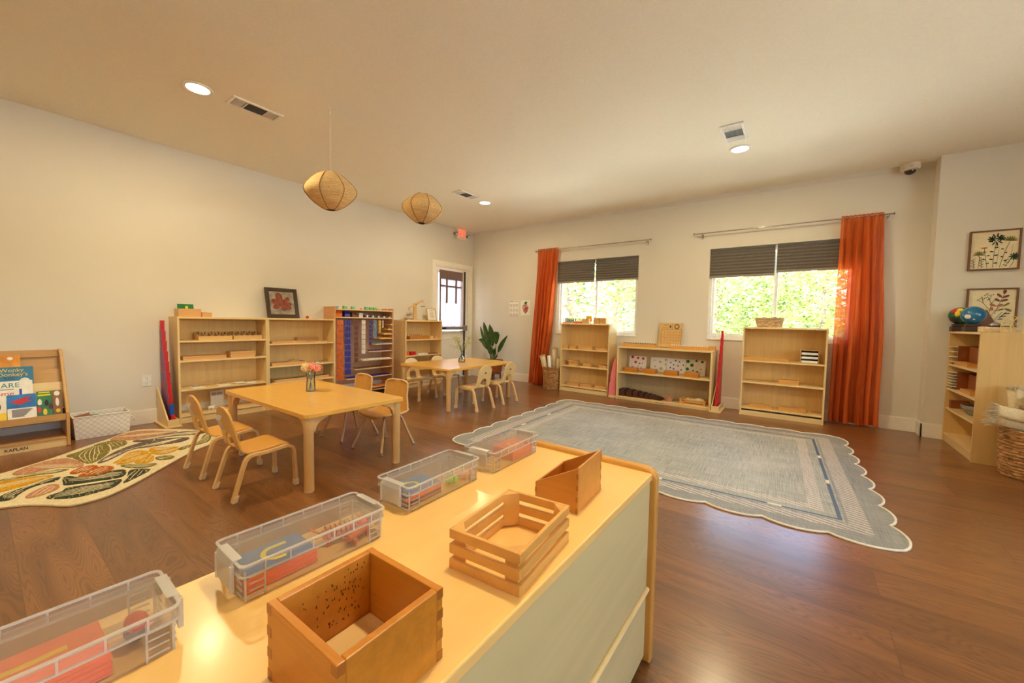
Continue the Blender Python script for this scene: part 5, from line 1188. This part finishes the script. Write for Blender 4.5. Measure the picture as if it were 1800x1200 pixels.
MB().tube(smooth_path([(.02, .176, .13), (.02, .20, .125), (.02, .215, .10), (.03, .215, .095), (.05, .20, .11)], 3), .007, 8).build('handle', 'straps', o)
MB().box(-.004, .004, -.07, .07, 0, .17).build('upright_book', 'green', None, (.13, -5.17, .008), rot=(R(-6), R(-8), 0), bevel=.001, label='green book standing in the white strap basket', cat='book')
MB().box(-.01, .01, -.06, .06, 0, .19).build('upright_book', 'clay', None, (.165, -5.175, .009), rot=(R(12), R(4), 0), bevel=.001, label='brownish red book sticking out of the white strap basket', cat='book')
MB().box(-.004, .004, -.06, .06, 0, .165).build('upright_book', 'pile_yellow', None, (.20, -5.155, .008), rot=(R(-12), R(6), 0), bevel=.001, label='yellow book leaning in the white strap basket', cat='book')
# ---------------------------------------------------------------- woven baskets with rolled mats
def woven(o, r, h, rt_, rows=14):
    prof = []
    for k in range(rows+1):
        z = h*k/rows; rr = r+(rt_-r)*math.sin(math.pi*.5*k/rows); prof.append((rr+(.004 if k % 2 else -.002), z))
    inner = [(a_-.012, z) for a_, z in prof][::-1]; inner[-1] = (inner[-1][0], .01)
    MB().lathe([(0, 0)]+prof+inner+[(0, .01)], n=48).build('basket_body', 'wicker', o, smooth=True)
    m = MB(); rnd = random.Random(5)
    for k in range(rows):
        z = h*(k+.5)/rows; rr = r+(rt_-r)*math.sin(math.pi*.5*(k+.5)/rows)+.002
        ph = math.pi*(k % 2); m.tube([((rr+.006*math.sin(14*t_+ph))*math.cos(t_), (rr+.006*math.sin(14*t_+ph))*math.sin(t_), z+.002*math.sin(5*t_+k)) for t_ in [2*math.pi*q/84 for q in range(84)]], h/rows*.36, 6, closed=True)
    m.build('weave_strands', 'wicker', o, smooth=True)
    m = MB()
    for q in range(46):
        t0 = 2*math.pi*q/46; t1 = t0+.22; m.tube([(rt_*1.0*math.cos(t0), rt_*math.sin(t0), h-.012), ((rt_+.010)*math.cos((t0+t1)/2), (rt_+.010)*math.sin((t0+t1)/2), h), ((rt_-.010)*math.cos(t1), (rt_-.010)*math.sin(t1), h+.004)], .006, 6)
    m.build('braided_rim', 'wicker', o, smooth=True)
def roll(label, base, direction, L, r, mat, fringe=True, squash=1.0, g=None):
    d = Vector(direction).normalized(); q = d.to_track_quat('Z', 'Y').to_euler(); o = thing('rolled_mat', label, 'rolled mat', base, rot=q, group=g)
    m = MB(); vs = []; n = 64; turns = 2.6
    for z in (0, L*.33, L*.66, L):
        for k in range(n+1):
            a_ = turns*2*math.pi*k/n; rr = r*(1-.72*k/n)*(1+.03*math.sin(3*a_+z*20)); vs.append((rr*squash*math.cos(a_), rr*math.sin(a_), z+.006*math.sin(a_*2)))
    w = n+1; m.add(vs, [(j*w+i, j*w+i+1, (j+1)*w+i+1, (j+1)*w+i) for j in range(3) for i in range(n)]).build('mat_body', mat, o, smooth=True, solid=.005)
    if fringe:
        rnd = random.Random(int(L*1000)); m = MB()
        for k in range(130):
            t_ = k/130; a_ = turns*2*math.pi*t_; rr = r*(1-.72*t_); p = Vector((rr*squash*math.cos(a_), rr*math.sin(a_), L))
            fl_ = max(1, r/.05)*1.3; e = p+fl_*Vector((math.cos(a_)*rnd.uniform(-.004, .014), math.sin(a_)*rnd.uniform(-.004, .014), rnd.uniform(.012, .024))); m.tube([p-Vector((0, 0, .006)), (p+e)/2+Vector((rnd.gauss(0, .002), rnd.gauss(0, .002), 0)), e], [.0026, .0022, .0014], 4)
        m.build('fringe', mat, o)
    return o
o = thing('woven_basket', 'round woven basket of rolled mats between the left curtain and a bookcase', 'basket', (1.945, -.215, 0)); woven(o, .140, .345, .150, 16)
roll('rolled cream mat leaning left out of the basket by the left curtain', (1.893, -.235, .05), (-.26, -.08, 1), .47, .048, 'fabric_cream'); roll('tallest rolled mat in the basket by the left curtain', (1.945, -.135, .03), (-.04, .0, 1), .60, .050, 'fabric_cream'); roll('white rolled sheet in the basket by the left curtain', (1.962, -.288, .03), (-.10, -.02, 1), .50, .030, 'white', False); roll('short rolled mat at the right of the basket by the left curtain', (2.027, -.20, .03), (.05, -.0, 1), .46, .040, 'fabric_cream')
o = thing('woven_basket', 'large round woven basket of fringed mats at the right edge of the photo', 'basket', (6.575, -1.215, 0)); woven(o, .165, .345, .180, 15)
roll('large fringed mat hanging left over the rim of the right basket', (6.60, -1.27, .385), (-.92, -.04, .20), .27, .085, 'fabric_cream', squash=.55)
roll('cream mat standing upright at the back of the right basket', (6.53, -1.115, .03), (-.10, .02, 1), .60, .042, 'fabric_cream')
roll('fringed mat lying toward the camera across the right basket', (6.70, -1.20, .42), (-.62, -.10, .42), .24, .060, 'fabric_cream')
roll('fringed mat at the right side of the right basket', (6.65, -1.13, .03), (.12, .02, 1), .56, .045, 'fabric_cream')
roll('lower front fringed mat in the right basket', (6.72, -1.33, .36), (-.45, -.20, .35), .20, .056, 'fabric_cream')
# ---------------------------------------------------------------- right bookcase contents
def card_rack(z, y0, y1, h, n, label):
    o = thing('map_card_rack', label, 'rack', (6.44, (y0+y1)/2, z)); b = (y1-y0)/2
    m = MB().box(-.10, .12, -b, -b+.008, 0, h).box(-.10, .12, b-.008, b, 0, h).box(.11, .12, -b+.008, b-.008, 0, h).box(-.10, .11, -b+.008, b-.008, 0, .006); m.build('rack_body', 'mahogany', o, bevel=.001)
    for k in range(n): MB().box(-.135, .10, -b+.01, b-.01, .02+(h-.035)*k/(n-1), .026+(h-.035)*k/(n-1)).build('card_tray', 'white', o)
card_rack(.745, -.33, -.09, .175, 4, 'dark wooden rack of white map trays on the upper shelf of the right bookcase'); card_rack(.515, -.36, -.09, .165, 6, 'dark wooden rack of white trays on the second shelf of the right bookcase')
obox('wooden_box', 'tall dark wooden box on the upper shelf of the right bookcase', 'box', 6.40, 6.52, -.92, -.37, .745, .17, 'mahogany'); obox('wooden_box', 'tall dark wooden box on the second shelf of the right bookcase', 'box', 6.40, 6.52, -.92, -.40, .515, .15, 'mahogany')
cbox('wooden_box', 'low pale box in front on the upper shelf of the right bookcase', 'box', 6.32, 6.38, -.68, -.33, .745, .035, 'honey_slat'); cbox('wooden_box', 'low pale box in front on the second shelf of the right bookcase', 'box', 6.32, 6.38, -.80, -.55, .515, .035, 'honey_slat')
cbox('wooden_box', 'small dark box beside the grey bowl in the right bookcase', 'box', 6.33, 6.45, -.27, -.09, .325, .075, 'mahogany')
plain('grey_coil', (150, 142, 130), .8, vary=.3, sc=90)
o = thing('woven_bowl', 'grey coiled bowl on the third shelf of the right bookcase', 'bowl', (6.43, -.60, .325)); prof = [(.06+.05*math.sin(k/10*1.57)+(.003 if k % 2 else 0), .085*k/10) for k in range(11)]
MB().lathe([(0, 0)]+prof+[(r_-.01, z) for r_, z in prof][::-1]+[(0, .004)], n=30).build('bowl_body', 'grey_coil', o, smooth=True)
def globe(x, y, label, mat, patches):
    o = thing('desk_globe', label, 'globe', (x, y, HB)); MB().box(-.055, .055, -.045, .045, 0, .045).box(-.045, .045, -.035, .035, .045, .07).build('stand', 'walnut_dark', o, bevel=.004)
    s = MB().ball((0, 0, .145), .078, n=36, m=24).build('sphere', mat, o, smooth=True)
    for lon, lat, w, h_, mt in patches:
        m = MB(); n_ = 8; vs = []
        for j in range(n_+1):
            for i in range(n_+1):
                la = lat+h_*(j/n_-.5); lo = lon+w*(i/n_-.5)*math.sqrt(max(.05, 1-(2*j/n_-1)**2*.8)); rr = .0788
                vs.append((rr*math.cos(R(la))*math.cos(R(lo)), rr*math.cos(R(la))*math.sin(R(lo)), .145+rr*math.sin(R(la))))
        m.add(vs, [(j*(n_+1)+i, j*(n_+1)+i+1, (j+1)*(n_+1)+i+1, (j+1)*(n_+1)+i) for j in range(n_) for i in range(n_)]).build('land_patch', mt, s, smooth=True)
wood('walnut_dark', (70, 44, 32), .7, 0, .4, .2)
globe(6.345, -.28, 'multicoloured globe partly behind the blue globe on the right bookcase', 'globe_green', [(222, 38, 50, 34, 'red'), (244, 14, 26, 40, 'yellow'), (256, 46, 46, 30, 'yellow'), (225, -35, 60, 30, 'globe_dark')])
globe(6.375, -.50, 'blue globe with a white landmass on the right bookcase', 'globe_blue', [(232, -10, 32, 26, 'bead_white'), (262, -28, 12, 8, 'bead_white'), (230, 85, 300, 20, 'bead_white')])
o = thing('wooden_easel', 'brown triangular wooden stand behind the blue globe', 'stand', (6.51, -.26, HB)); MB().prism([(-.09, 0), (.09, 0), (.0, .20), (-.015, .20)], -.02, .02, axis='y').build('wedge', 'walnut', o, bevel=.001)
o = thing('wood_slab', 'thick bark-edged wooden slab under the desk bell', 'slab', (6.47, -.72, HB)); MB().prism(smooth_loop([(-.115, -.05), (-.02, -.062), (.075, -.055), (.085, .03), (.03, .06), (-.09, .055)], 4), 0, .045).build('slab_wood', 'log_bark', o, bevel=.006)
o = thing('desk_bell', 'small chrome desk bell standing on the wood slab', 'bell', (6.452, -.70, HB+.0455)); MB().lathe([(0, 0), (.040, 0), (.042, .006), (.036, .010), (0, .010)], n=28).build('bell_base', 'black', o, smooth=True); MB().lathe([(.038, .010), (.034, .024), (.022, .033), (.006, .037), (0, .037)], n=28).build('dome', 'chrome', o, smooth=True); MB().tube([(0, 0, .036), (0, 0, .047)], .004, 8).ball((0, 0, .048), .006, n=8, m=5).build('button', 'chrome', o, smooth=True)
for k, (x, lab) in enumerate(((6.52, 'gold wire arch ornament with crossing lines, left of the pair'), (6.555, 'gold wire arch ornament with crossing lines, right of the pair'))):
    o = thing('wire_ornament', lab, 'ornament', (x-.02, -.86-.06*k, HB)); m = MB()
    m.tube(smooth_path([(-.055, 0, 0), (-.055, 0, .065), (-.03, 0, .115), (0, 0, .128), (.03, 0, .115), (.055, 0, .065), (.055, 0, 0)], 4), .0028, 6)
    m.tube([(-.055, 0, .06), (.0, 0, .0)], .0022, 5).tube([(.055, 0, .06), (.0, 0, .0)], .0022, 5).tube([(-.05, 0, .085), (.05, 0, .02)], .0022, 5).tube([(.05, 0, .085), (-.05, 0, .02)], .0022, 5).tube([(-.03, 0, .112), (.052, 0, .05)], .0022, 5).tube([(.03, 0, .112), (-.052, 0, .05)], .0022, 5).tube([(-.055, 0, .003), (.055, 0, .003)], .0028, 6)
    m.build('wire_frame', 'gold_wire', o, smooth=True)
# ---------------------------------------------------------------- botanical pictures
def pic(z0, z1, x0, x1, label, plants, tilt=0):
    o = thing('botanical_picture', label, 'picture', ((x0+x1)/2, -.19, z0)); a = (x1-x0)/2; h = z1-z0; t = .012
    m = MB()
    for q in ((-a, -a+t, 0, h), (a-t, a, 0, h), (-a+t, a-t, 0, t), (-a+t, a-t, h-t, h)): m.box(q[0], q[1], -.030, 0, q[2], q[3])
    m.build('picture_frame', 'walnut', o, bevel=.001); c = MB().box(-a+t, a-t, -.016, -.002, t, h-t).build('print', 'frame_mount', o)
    plants(c, a-t, h-t)
def stem(c, pts, mat='leafdark', r=.0016):
    MB().tube(smooth_path([(x, -.0165, z) for x, z in pts], 5), r, 5).build('stem', mat, c)
def leafs(c, items, mat):
    m = MB()
    for x, z, L, W_, an in items:
        m.prism(petal(x, z, L, W_, R(an)), -.0185, -.0172, axis='y')
    m.build('leaf_print', mat, c)
def pl1(c, a, h):
    stem(c, [(0, .02), (.0, .12), (.01, .26)]); stem(c, [(.04, .02), (.06, .14), (.09, .25)]); stem(c, [(-.09, .02), (-.085, .10), (-.09, .14)]); stem(c, [(-.035, .02), (-.05, .12), (-.06, .20)]); stem(c, [(.10, .02), (.12, .07), (.125, .10)]); stem(c, [(-.115, .02), (-.125, .10)]); stem(c, [(.02, .02), (.03, .2)], 'ink_grey', .001); stem(c, [(.05, .02), (.10, .13), (.11, .22)], 'clay', .001); stem(c, [(.07, .03), (.11, .10)]); stem(c, [(-.07, .02), (-.075, .11)])
    leafs(c, [(.01+.035*math.cos(R(q*40))*.3, .275+.02*math.sin(R(q*40)), .038, .006, q*40) for q in range(9)]+[(.035, .285, .03, .006, q*45) for q in range(8)]+[(-.015, .28, .03, .006, q*45) for q in range(8)]+[(.125, .115, .034, .006, q*36) for q in range(10)], 'leafdark')
    leafs(c, [(.09, .255, .045, .006, q*22+5) for q in range(8)]+[(-.09, .14, .038, .005, q*22) for q in range(9)], 'olive')
    leafs(c, [(-.083, .203, .045, .008, 2)], 'terracotta')
    leafs(c, [(-.125+.0, .03+.012*k, .016, .003, 20+140*(k % 2)) for k in range(7)]+[(-.072, .03+.012*k, .016, .003, 20+140*(k % 2)) for k in range(8)]+[(.07+.005*k, .03+.012*k, .018, .003, 30+140*(k % 2)) for k in range(8)]+[(0, .06+.035*k, .026, .008, 10+160*(k % 2)) for k in range(5)]+[(-.045, .06+.035*k, .022, .006, 10+160*(k % 2)) for k in range(4)]+[(.06, .08+.035*k, .02, .006, 10+160*(k % 2)) for k in range(4)], 'leafdark')
def pl2(c, a, h):
    stem(c, [(-.02, .10), (.0, .20), (-.03, .29)]); stem(c, [(-.005, .15), (-.05, .22), (-.09, .25)]); stem(c, [(-.01, .2), (.02, .25)]); stem(c, [(-.02, .05), (.03, .16), (.09, .21)]); stem(c, [(.02, .12), (.05, .22), (.075, .31)], 'bear_brown'); stem(c, [(.02, .06), (.07, .14)], 'leafdark'); stem(c, [(-.02, .12), (-.07, .17), (-.11, .19)], 'bear_brown'); stem(c, [(-.05, .22), (-.06, .28)]); stem(c, [(-.02, .25), (.0, .29)])
    leafs(c, [(.05, .235, .05, .012, 20), (.05, .235, .04, .012, 140), (.06, .265, .05, .012, 30), (.06, .27, .045, .012, 130), (.073, .30, .04, .014, 85)], 'bear_brown'); leafs(c, [(.03, .19, .045, .013, 25), (.03, .19, .045, .013, 150), (.01, .15, .035, .014, 110)], 'clay')
    leafs(c, [(.08, .17, .05, .012, -30), (.07, .19, .05, .010, 40), (.03, .15, .05, .008, 20)], 'olive'); leafs(c, [(.04+.01*k, .07+.013*k, .035, .005, 10+40*(k % 2)) for k in range(5)]+[(-.09+.012*k, .25+.008*(k % 3), .010, .004, 30*k) for k in range(8)]+[(-.05+.012*k, .29+.006*(k % 3), .010, .004, 50*k) for k in range(6)], 'leafdark')
pic(1.622, 1.983, 6.385, 6.695, 'upper framed botanical print of green flowers on the right wall', pl1); pic(1.10, 1.456, 6.395, 6.705, 'lower framed botanical print with reddish leaves on the right wall', pl2)

# ---------------------------------------------------------------- foreground cabinet
CT = .61; cx0, cx1, cyf, cyn = 4.302, 4.790, -4.475, -6.90
o = thing('storage_cabinet', 'large wooden cabinet in the foreground carrying boxes and a crate', 'cabinet', ((cx0+cx1)/2, cyf, 0)); ha = (cx1-cx0)/2; ln = cyf-cyn
MB().prism([(-ha, -ln), (ha, -ln), (ha, -.032), (-ha, -.032)], CT-.022, CT).build('top_board', 'cab_top', o, bevel=.003)
for yy in (-.032, -ln-.032):
    MB().prism([(-ha-.012, 0), (ha+.014, 0)]+[(ha+.014-.04+.04*math.cos(R(a_)), CT+.014-.04+.04*math.sin(R(a_))) for a_ in range(0, 91, 15)]+[(-ha-.012+.04-.04*math.cos(R(a_)), CT+.014-.04+.04*math.sin(R(a_))) for a_ in range(90, -1, -15)], yy, yy+.032, axis='y').build('end_panel', 'cab_edge', o, bevel=.006, smooth=False)
wood('ply_back', (208, 190, 140), .82, 1, .45, .1, .55, .75)
MB().box(ha-.016, ha-.006, -ln, -.032, .02, CT-.022).build('back_panel', 'ply_back', o)
MB().tube([(ha-.002, -ln, .243), (ha-.002, -.036, .243)], .008, 12).build('edge_rail', 'birch_y', o, smooth=True)
MB().box(-ha+.01, ha-.016, -ln, -.032, .03, .05).build('bottom_board', 'birch_y', o); MB().box(-ha+.01, ha-.016, -ln, -.032, .31, .33).build('shelf', 'birch_y', o)

# open varnished box
def plain_open_box(name, label, cx, cy, rz, a, b, h0, h1, t, mat):
    """walls run low (h0) at -x to high (h1) at +x"""
    o = thing(name, label, 'box', (cx, cy, CT), rz)
    for s in (-1, 1):
        MB().prism([(-a, 0), (a, 0), (a, h1), (-a, h0)], min(s*b, s*(b-t)), max(s*b, s*(b-t)), axis='y').build('side_wall', mat, o, bevel=.0012)
    MB().prism([(-b+t, 0), (b-t, 0), (b-t, h0), (-b+t, h0)], -a, -a+t, axis='x').build('end_wall', mat, o, bevel=.0012)
    MB().prism([(-b+t, 0), (b-t, 0), (b-t, h1), (-b+t, h1)], a-t, a, axis='x').build('end_wall', mat, o, bevel=.0012)
    MB().box(-a+t, a-t, -b+t, b-t, 0, .004).build('floor_board', mat, o)
    for sx, hh_ in ((-1, h0), (1, h1)):
        n = max(3, int(hh_/.013))
        for s in (-1, 1):
            m = MB()
            for k in range(0, n, 2):
                z0, z1 = hh_*k/n, hh_*(k+1)/n; m.box(min(sx*(a+.0003), sx*(a-t)), max(sx*(a+.0003), sx*(a-t)), min(s*(b+.0003), s*(b-t*.9)), max(s*(b+.0003), s*(b-t*.9)), z0+.0006, z1-.0006)
            m.build('finger_joint', mat+'_joint', o)
    return o
wood('honey_joint', (168, 98, 28), .7, 1, .4, .25, 2); wood('amber', (204, 134, 54), .8, 0, .4, .2, 1.3); wood('amber_joint', (182, 110, 42), .7, 1, .4, .2, 2)
plain('honey_dark_spots', (92, 44, 14), .6)
bx = plain_open_box('open_wooden_box', 'deep open orange-brown wooden box nearest the camera on the cabinet', 4.6845, -5.4425, R(1), .0785, .0765, .10, .10, .0105, 'honey')
MB().box(-.067, .067, -.065, .065, .004, .0048).build('pale_lining', 'ply_light', bx)
m = MB(); rnd = random.Random(9)
for k in range(75):
    z = rnd.uniform(.02, .092); y = rnd.gauss(.01, .03)
    if abs(y) > .06: continue
    m.add([(-.0677, y-.0008, z), (-.0677, y+.0002, z+rnd.uniform(.001, .004)), (-.0677, y+.0012, z+.001), (-.0677, y+.0004, z-.0015)], [(0, 1, 2, 3)])
m.build('dark_flecks', 'honey_dark_spots', bx, solid=.0003)
plain_open_box('slanted_wooden_box', 'open wooden card box with a sloping top at the far end of the cabinet', 4.660, -4.805, R(5), .0575, .0865, .055, .112, .005, 'amber')
crate('slatted_crate', 'open light wooden slatted crate in the middle of the cabinet', 4.6185, 4.7705, -5.213, -5.003, CT, .075, 3, 'honey_slat', .0075, R(5), .018, False, .026)

# clear pencil boxes
def clear_box(cx, cy, label, rz=0):
    o = thing('clear_storage_box', label, 'storage box', (cx, cy, CT), rz, 'clear lidded boxes on the cabinet'); a, b, h = .056, .128, .050
    def ring(m, A, B, z0, z1, t, r=.010):
        out = rrect(-A, A, -B, B, r, 4); inn = rrect(-A+t, A-t, -B+t, B-t, r*.8, 4); n = len(out); vs = [(x, y, z) for z in (z0, z1) for x, y in out]+[(x, y, z) for z in (z0, z1) for x, y in inn]; f = []
        for i in range(n): j = (i+1) % n; f += [(i, j, n+j, n+i), (2*n+j, 2*n+i, 3*n+i, 3*n+j), (n+i, n+j, 3*n+j, 3*n+i), (j, i, 2*n+i, 2*n+j)]
        return m.add(vs, f)
    m = MB(); ring(m, a, b, .0, h, .0018); m.prism(rrect(-a+.0018, a-.0018, -b+.0018, b-.0018, .008, 4), .0, .0018); m.build('tub', 'clear_plastic', o)
    for sx in (-1, 1):
        for sy in (-1, 1):
            m = MB()
            for z in (.006, .017, .028, .039): m.box(min(sx*(a+.001), sx*(a-.001)), max(sx*(a+.001), sx*(a-.001)), min(sy*(b-.03), sy*(b-.008)), max(sy*(b-.03), sy*(b-.008)), z, z+.0022); m.box(min(sx*(a-.03), sx*(a-.008)), max(sx*(a-.03), sx*(a-.008)), min(sy*(b+.001), sy*(b-.001)), max(sy*(b+.001), sy*(b-.001)), z, z+.0022)
            m.box(sx*a-.0012, sx*a+.0012, sy*(b-.031)-.0012, sy*(b-.031)+.0012, 0, h); m.box(sx*(a-.003)-.0015, sx*(a-.003)+.0015, sy*(b-.003)-.0015, sy*(b-.003)+.0015, 0, h); m.build('corner_ribs', 'milky_plastic', o)
    lid = MB(); ring(lid, a+.005, b+.005, h-.006, h+.013, .0018, .012); lid.prism(rrect(-a-.003, a+.003, -b-.003, b+.003, .010, 4), h+.006, h+.0075); lo = lid.build('lid', 'lid_plastic', o)
    m = MB(); ring(m, a+.0062, b+.0062, h+.0115, h+.014, .004, .012); ring(m, a+.0058, b+.0058, h-.007, h-.0045, .003, .012)
    for sx in (-1, 1):
        for k in range(6): y = -b+.03+k*(2*b-.06)/5; m.box(sx*(a+.0055)-.001, sx*(a+.0055)+.001, y-.0012, y+.0012, h-.006, h+.012)
    m.build('lid_rim', 'milky_plastic', lo)
    for sy in (-1, 1):
        y0 = sy*(b+.006); q = MB().prism([(y0, h-.034), (y0+sy*.005, h-.034), (y0+sy*.006, h+.004), (y0+sy*.002, h+.016), (y0-sy*.012, h+.0165), (y0-sy*.012, h+.0145), (y0, h+.013)], -.034, .034, axis='x')
        q.box(-.036, -.030, min(y0, y0+sy*.0065), max(y0, y0+sy*.0065), h-.036, h+.008).box(.030, .036, min(y0, y0+sy*.0065), max(y0, y0+sy*.0065), h-.036, h+.008).build('latch', 'milky_plastic', o, bevel=.0015)
    return o
b2 = clear_box(4.384, -5.358, 'clear lidded box holding a blue letter card and an orange toy tiger', R(-1)); b3 = clear_box(4.347, -5.006, 'clear lidded box holding a blue card with a yellow ring', R(2)); b4 = clear_box(4.350, -4.690, 'clear lidded box of orange cards at the far end of the cabinet', R(2)); b1 = clear_box(4.402, -5.703, 'clear lidded box nearest the camera with a long orange card', R(-1))
def cards(cx, cy, z0, n, mats, label, a=.038, b=.062, rz=0, t=.0035):
    out = []
    for k in range(n):
        o = MB().box(-a+.0008*(k % 3), a-.0006*(k % 2), -b+.0007*(k % 2), b-.0009*(k % 3), 0, t).build('sandpaper_card', mats[k % len(mats)] if k < n-1 else mats[-1], None, (cx, cy, z0+t*k), rz=rz, bevel=.0006, label=(f'{label[1]}' if k == n-1 else f'{label[0]}'), cat='card', group=label[0]); out.append(o)
    return out[-1], z0+t*n
ZB = CT+.0019
top, z = cards(4.378, -5.418, ZB, 8, ['card_orange']*8+['card_blue'], ('orange cards stacked under the blue u card', 'blue card with a yellow letter u on top of its stack'), .042, .060)
LET = .0005
def letter(parent, pts, w, mat='letter_yellow', z=.0036, closed=False):
    P = [Vector((x, y, 0)) for x, y in pts]; n = len(P); vs = []
    for i, p in enumerate(P):
        d = ((P[(i+1) % n]-P[i-1]) if closed else (P[min(i+1, n-1)]-P[max(i-1, 0)])).normalized(); s = Vector((-d.y, d.x, 0))*w/2
        vs += [(p.x+s.x, p.y+s.y, z), (p.x-s.x, p.y-s.y, z), (p.x+s.x, p.y+s.y, z+LET), (p.x-s.x, p.y-s.y, z+LET)]
    f = []
    for i in range(n if closed else n-1): b0, b1 = i*4, ((i+1) % n)*4; f += [(b0+2, b0+3, b1+3, b1+2), (b0, b1, b1+1, b0+1), (b0, b0+2, b1+2, b1), (b0+1, b1+1, b1+3, b0+3)]
    if not closed: f += [(0, 1, 3, 2), ((n-1)*4, (n-1)*4+2, (n-1)*4+3, (n-1)*4+1)]
    MB().add(vs, f).build('sandpaper_letter', mat, parent)
letter(top, [(-.020, .030), (-.021, .005)]+[(-.021+.0215*(1-math.cos(R(a_))), .004-.020*math.sin(R(a_))) for a_ in range(10, 171, 16)]+[(.022, .005), (.022, .020)][0:0]+[(.022, .004), (.022, .012)], .0085)
top, z = cards(4.343, -5.065, ZB, 9, ['card_navy', 'card_orange', 'card_navy', 'card_navy', 'card_orange', 'card_orange', 'card_orange', 'card_blue', 'card_blue'], ('navy and orange cards stacked under the blue ring card', 'blue card with a yellow ring letter on top of its stack'), .042, .060, R(2))
letter(top, [(.0+.019*math.cos(R(a_)), -.010+.019*math.sin(R(a_))) for a_ in range(0, 360, 15)], .008, closed=True)
top, z = cards(4.352, -4.640, ZB, 10, ['card_orange', 'card_orange', 'card_orange'], ('orange cards stacked in the farthest clear box', 'orange top card with a faint yellow ring, farthest clear box'), .042, .060, R(2))
letter(top, [(.0+.017*math.cos(R(a_)), .0+.017*math.sin(R(a_))) for a_ in range(0, 360, 18)], .006, 'yellow', closed=True)
top, z = cards(4.402, -5.725, ZB, 8, ['card_orange'], ('orange cards stacked in the clear box nearest the camera', 'long orange card with a yellow stroke, clear box nearest the camera'), .046, .088)
letter(top, [(-.012, .055), (-.010, .02), (-.012, -.02), (.008, -.03)], .010, 'yellow')
# tiny animals
def critter(name, label, loc, rz, s, mat, group=None, tail=True, lying=True, cat='toy animal'):
    o = thing(name, label, cat, loc, rz, group); m = MB()
    m.tube([Vector(p)*s for p in ((-.030, 0, .016), (-.018, 0, .018), (0, 0, .017), (.018, 0, .018), (.028, 0, .020))], [s*q for q in (.007, .0105, .0095, .011, .007)], 10)
    m.ball((.036*s, 0, .024*s), .0085*s, .0075*s, .0075*s, 10).ball((.044*s, 0, .021*s), .005*s, .0045*s, .004*s, 8)
    for sx, sy in ((-.022, 1), (-.022, -1), (.018, 1), (.018, -1)): m.tube([Vector(p)*s for p in ((sx, sy*.006, .015), (sx+.004, sy*.011, .008), (sx-.001, sy*.012, 0.0005))], [s*.005, s*.0035, s*.003], 7)
    if tail: m.tube([Vector(p)*s for p in ((-.030, 0, .018), (-.042, .003, .024), (-.050, .002, .034))], [s*.002, s*.0018, s*.0012], 6)
    m.ball((.034*s, .006*s, .031*s), .003*s, n=6, m=4).ball((.034*s, -.006*s, .031*s), .003*s, n=6, m=4)
    m.build('body', mat, o, smooth=True)
    if mat == 'tiger':
        q = MB()
        for k in range(7):
            x = (-.024+.008*k)*s; q.tube([(x, .0115*s*math.cos(R(a_)), .0175*s+.0115*s*math.sin(R(a_))) for a_ in range(0, 181, 30)], .0009*s, 4)
        q.build('stripes', 'black', o)
    return o
critter('toy_tiger', 'small orange striped toy tiger in the clear box beside the blue u card', (4.384, -5.292, ZB), R(70), 1.15, 'tiger'); critter('toy_animal', 'small plain orange toy animal behind the tiger in the clear box', (4.412, -5.270, ZB), R(110), .95, 'terracotta')
critter('toy_pig', 'small pink toy pig in the clear box with the ring card', (4.362, -4.905, ZB), R(40), .8, 'pigpink', tail=False)
o = thing('toy_plant', 'small bright green toy plant in the clear box with the ring card', 'toy', (4.372, -4.955, ZB)); m = MB(); rnd = random.Random(3)
for k in range(14): a_ = rnd.uniform(0, 6.28); r_ = rnd.uniform(.003, .014); m.ball((r_*math.cos(a_), r_*math.sin(a_), rnd.uniform(.008, .024)), .0065, n=8, m=5)
m.build('leaves', 'lime', o, smooth=True, kind='stuff')
o = thing('toy_bug', 'red and black toy figure at the far end of the clear box nearest the camera', 'toy', (4.405, -5.607, ZB)); MB().ball((0, 0, .030), .020, .013, .011, 14).build('red_shell', 'red', o, smooth=True); MB().ball((-.006, -.001, .016), .018, .012, .016, 12).build('dark_body', 'dgrey', o, smooth=True); MB().ball((.012, .010, .028), .006, n=8, m=5).build('head', 'pigpink', o, smooth=True)
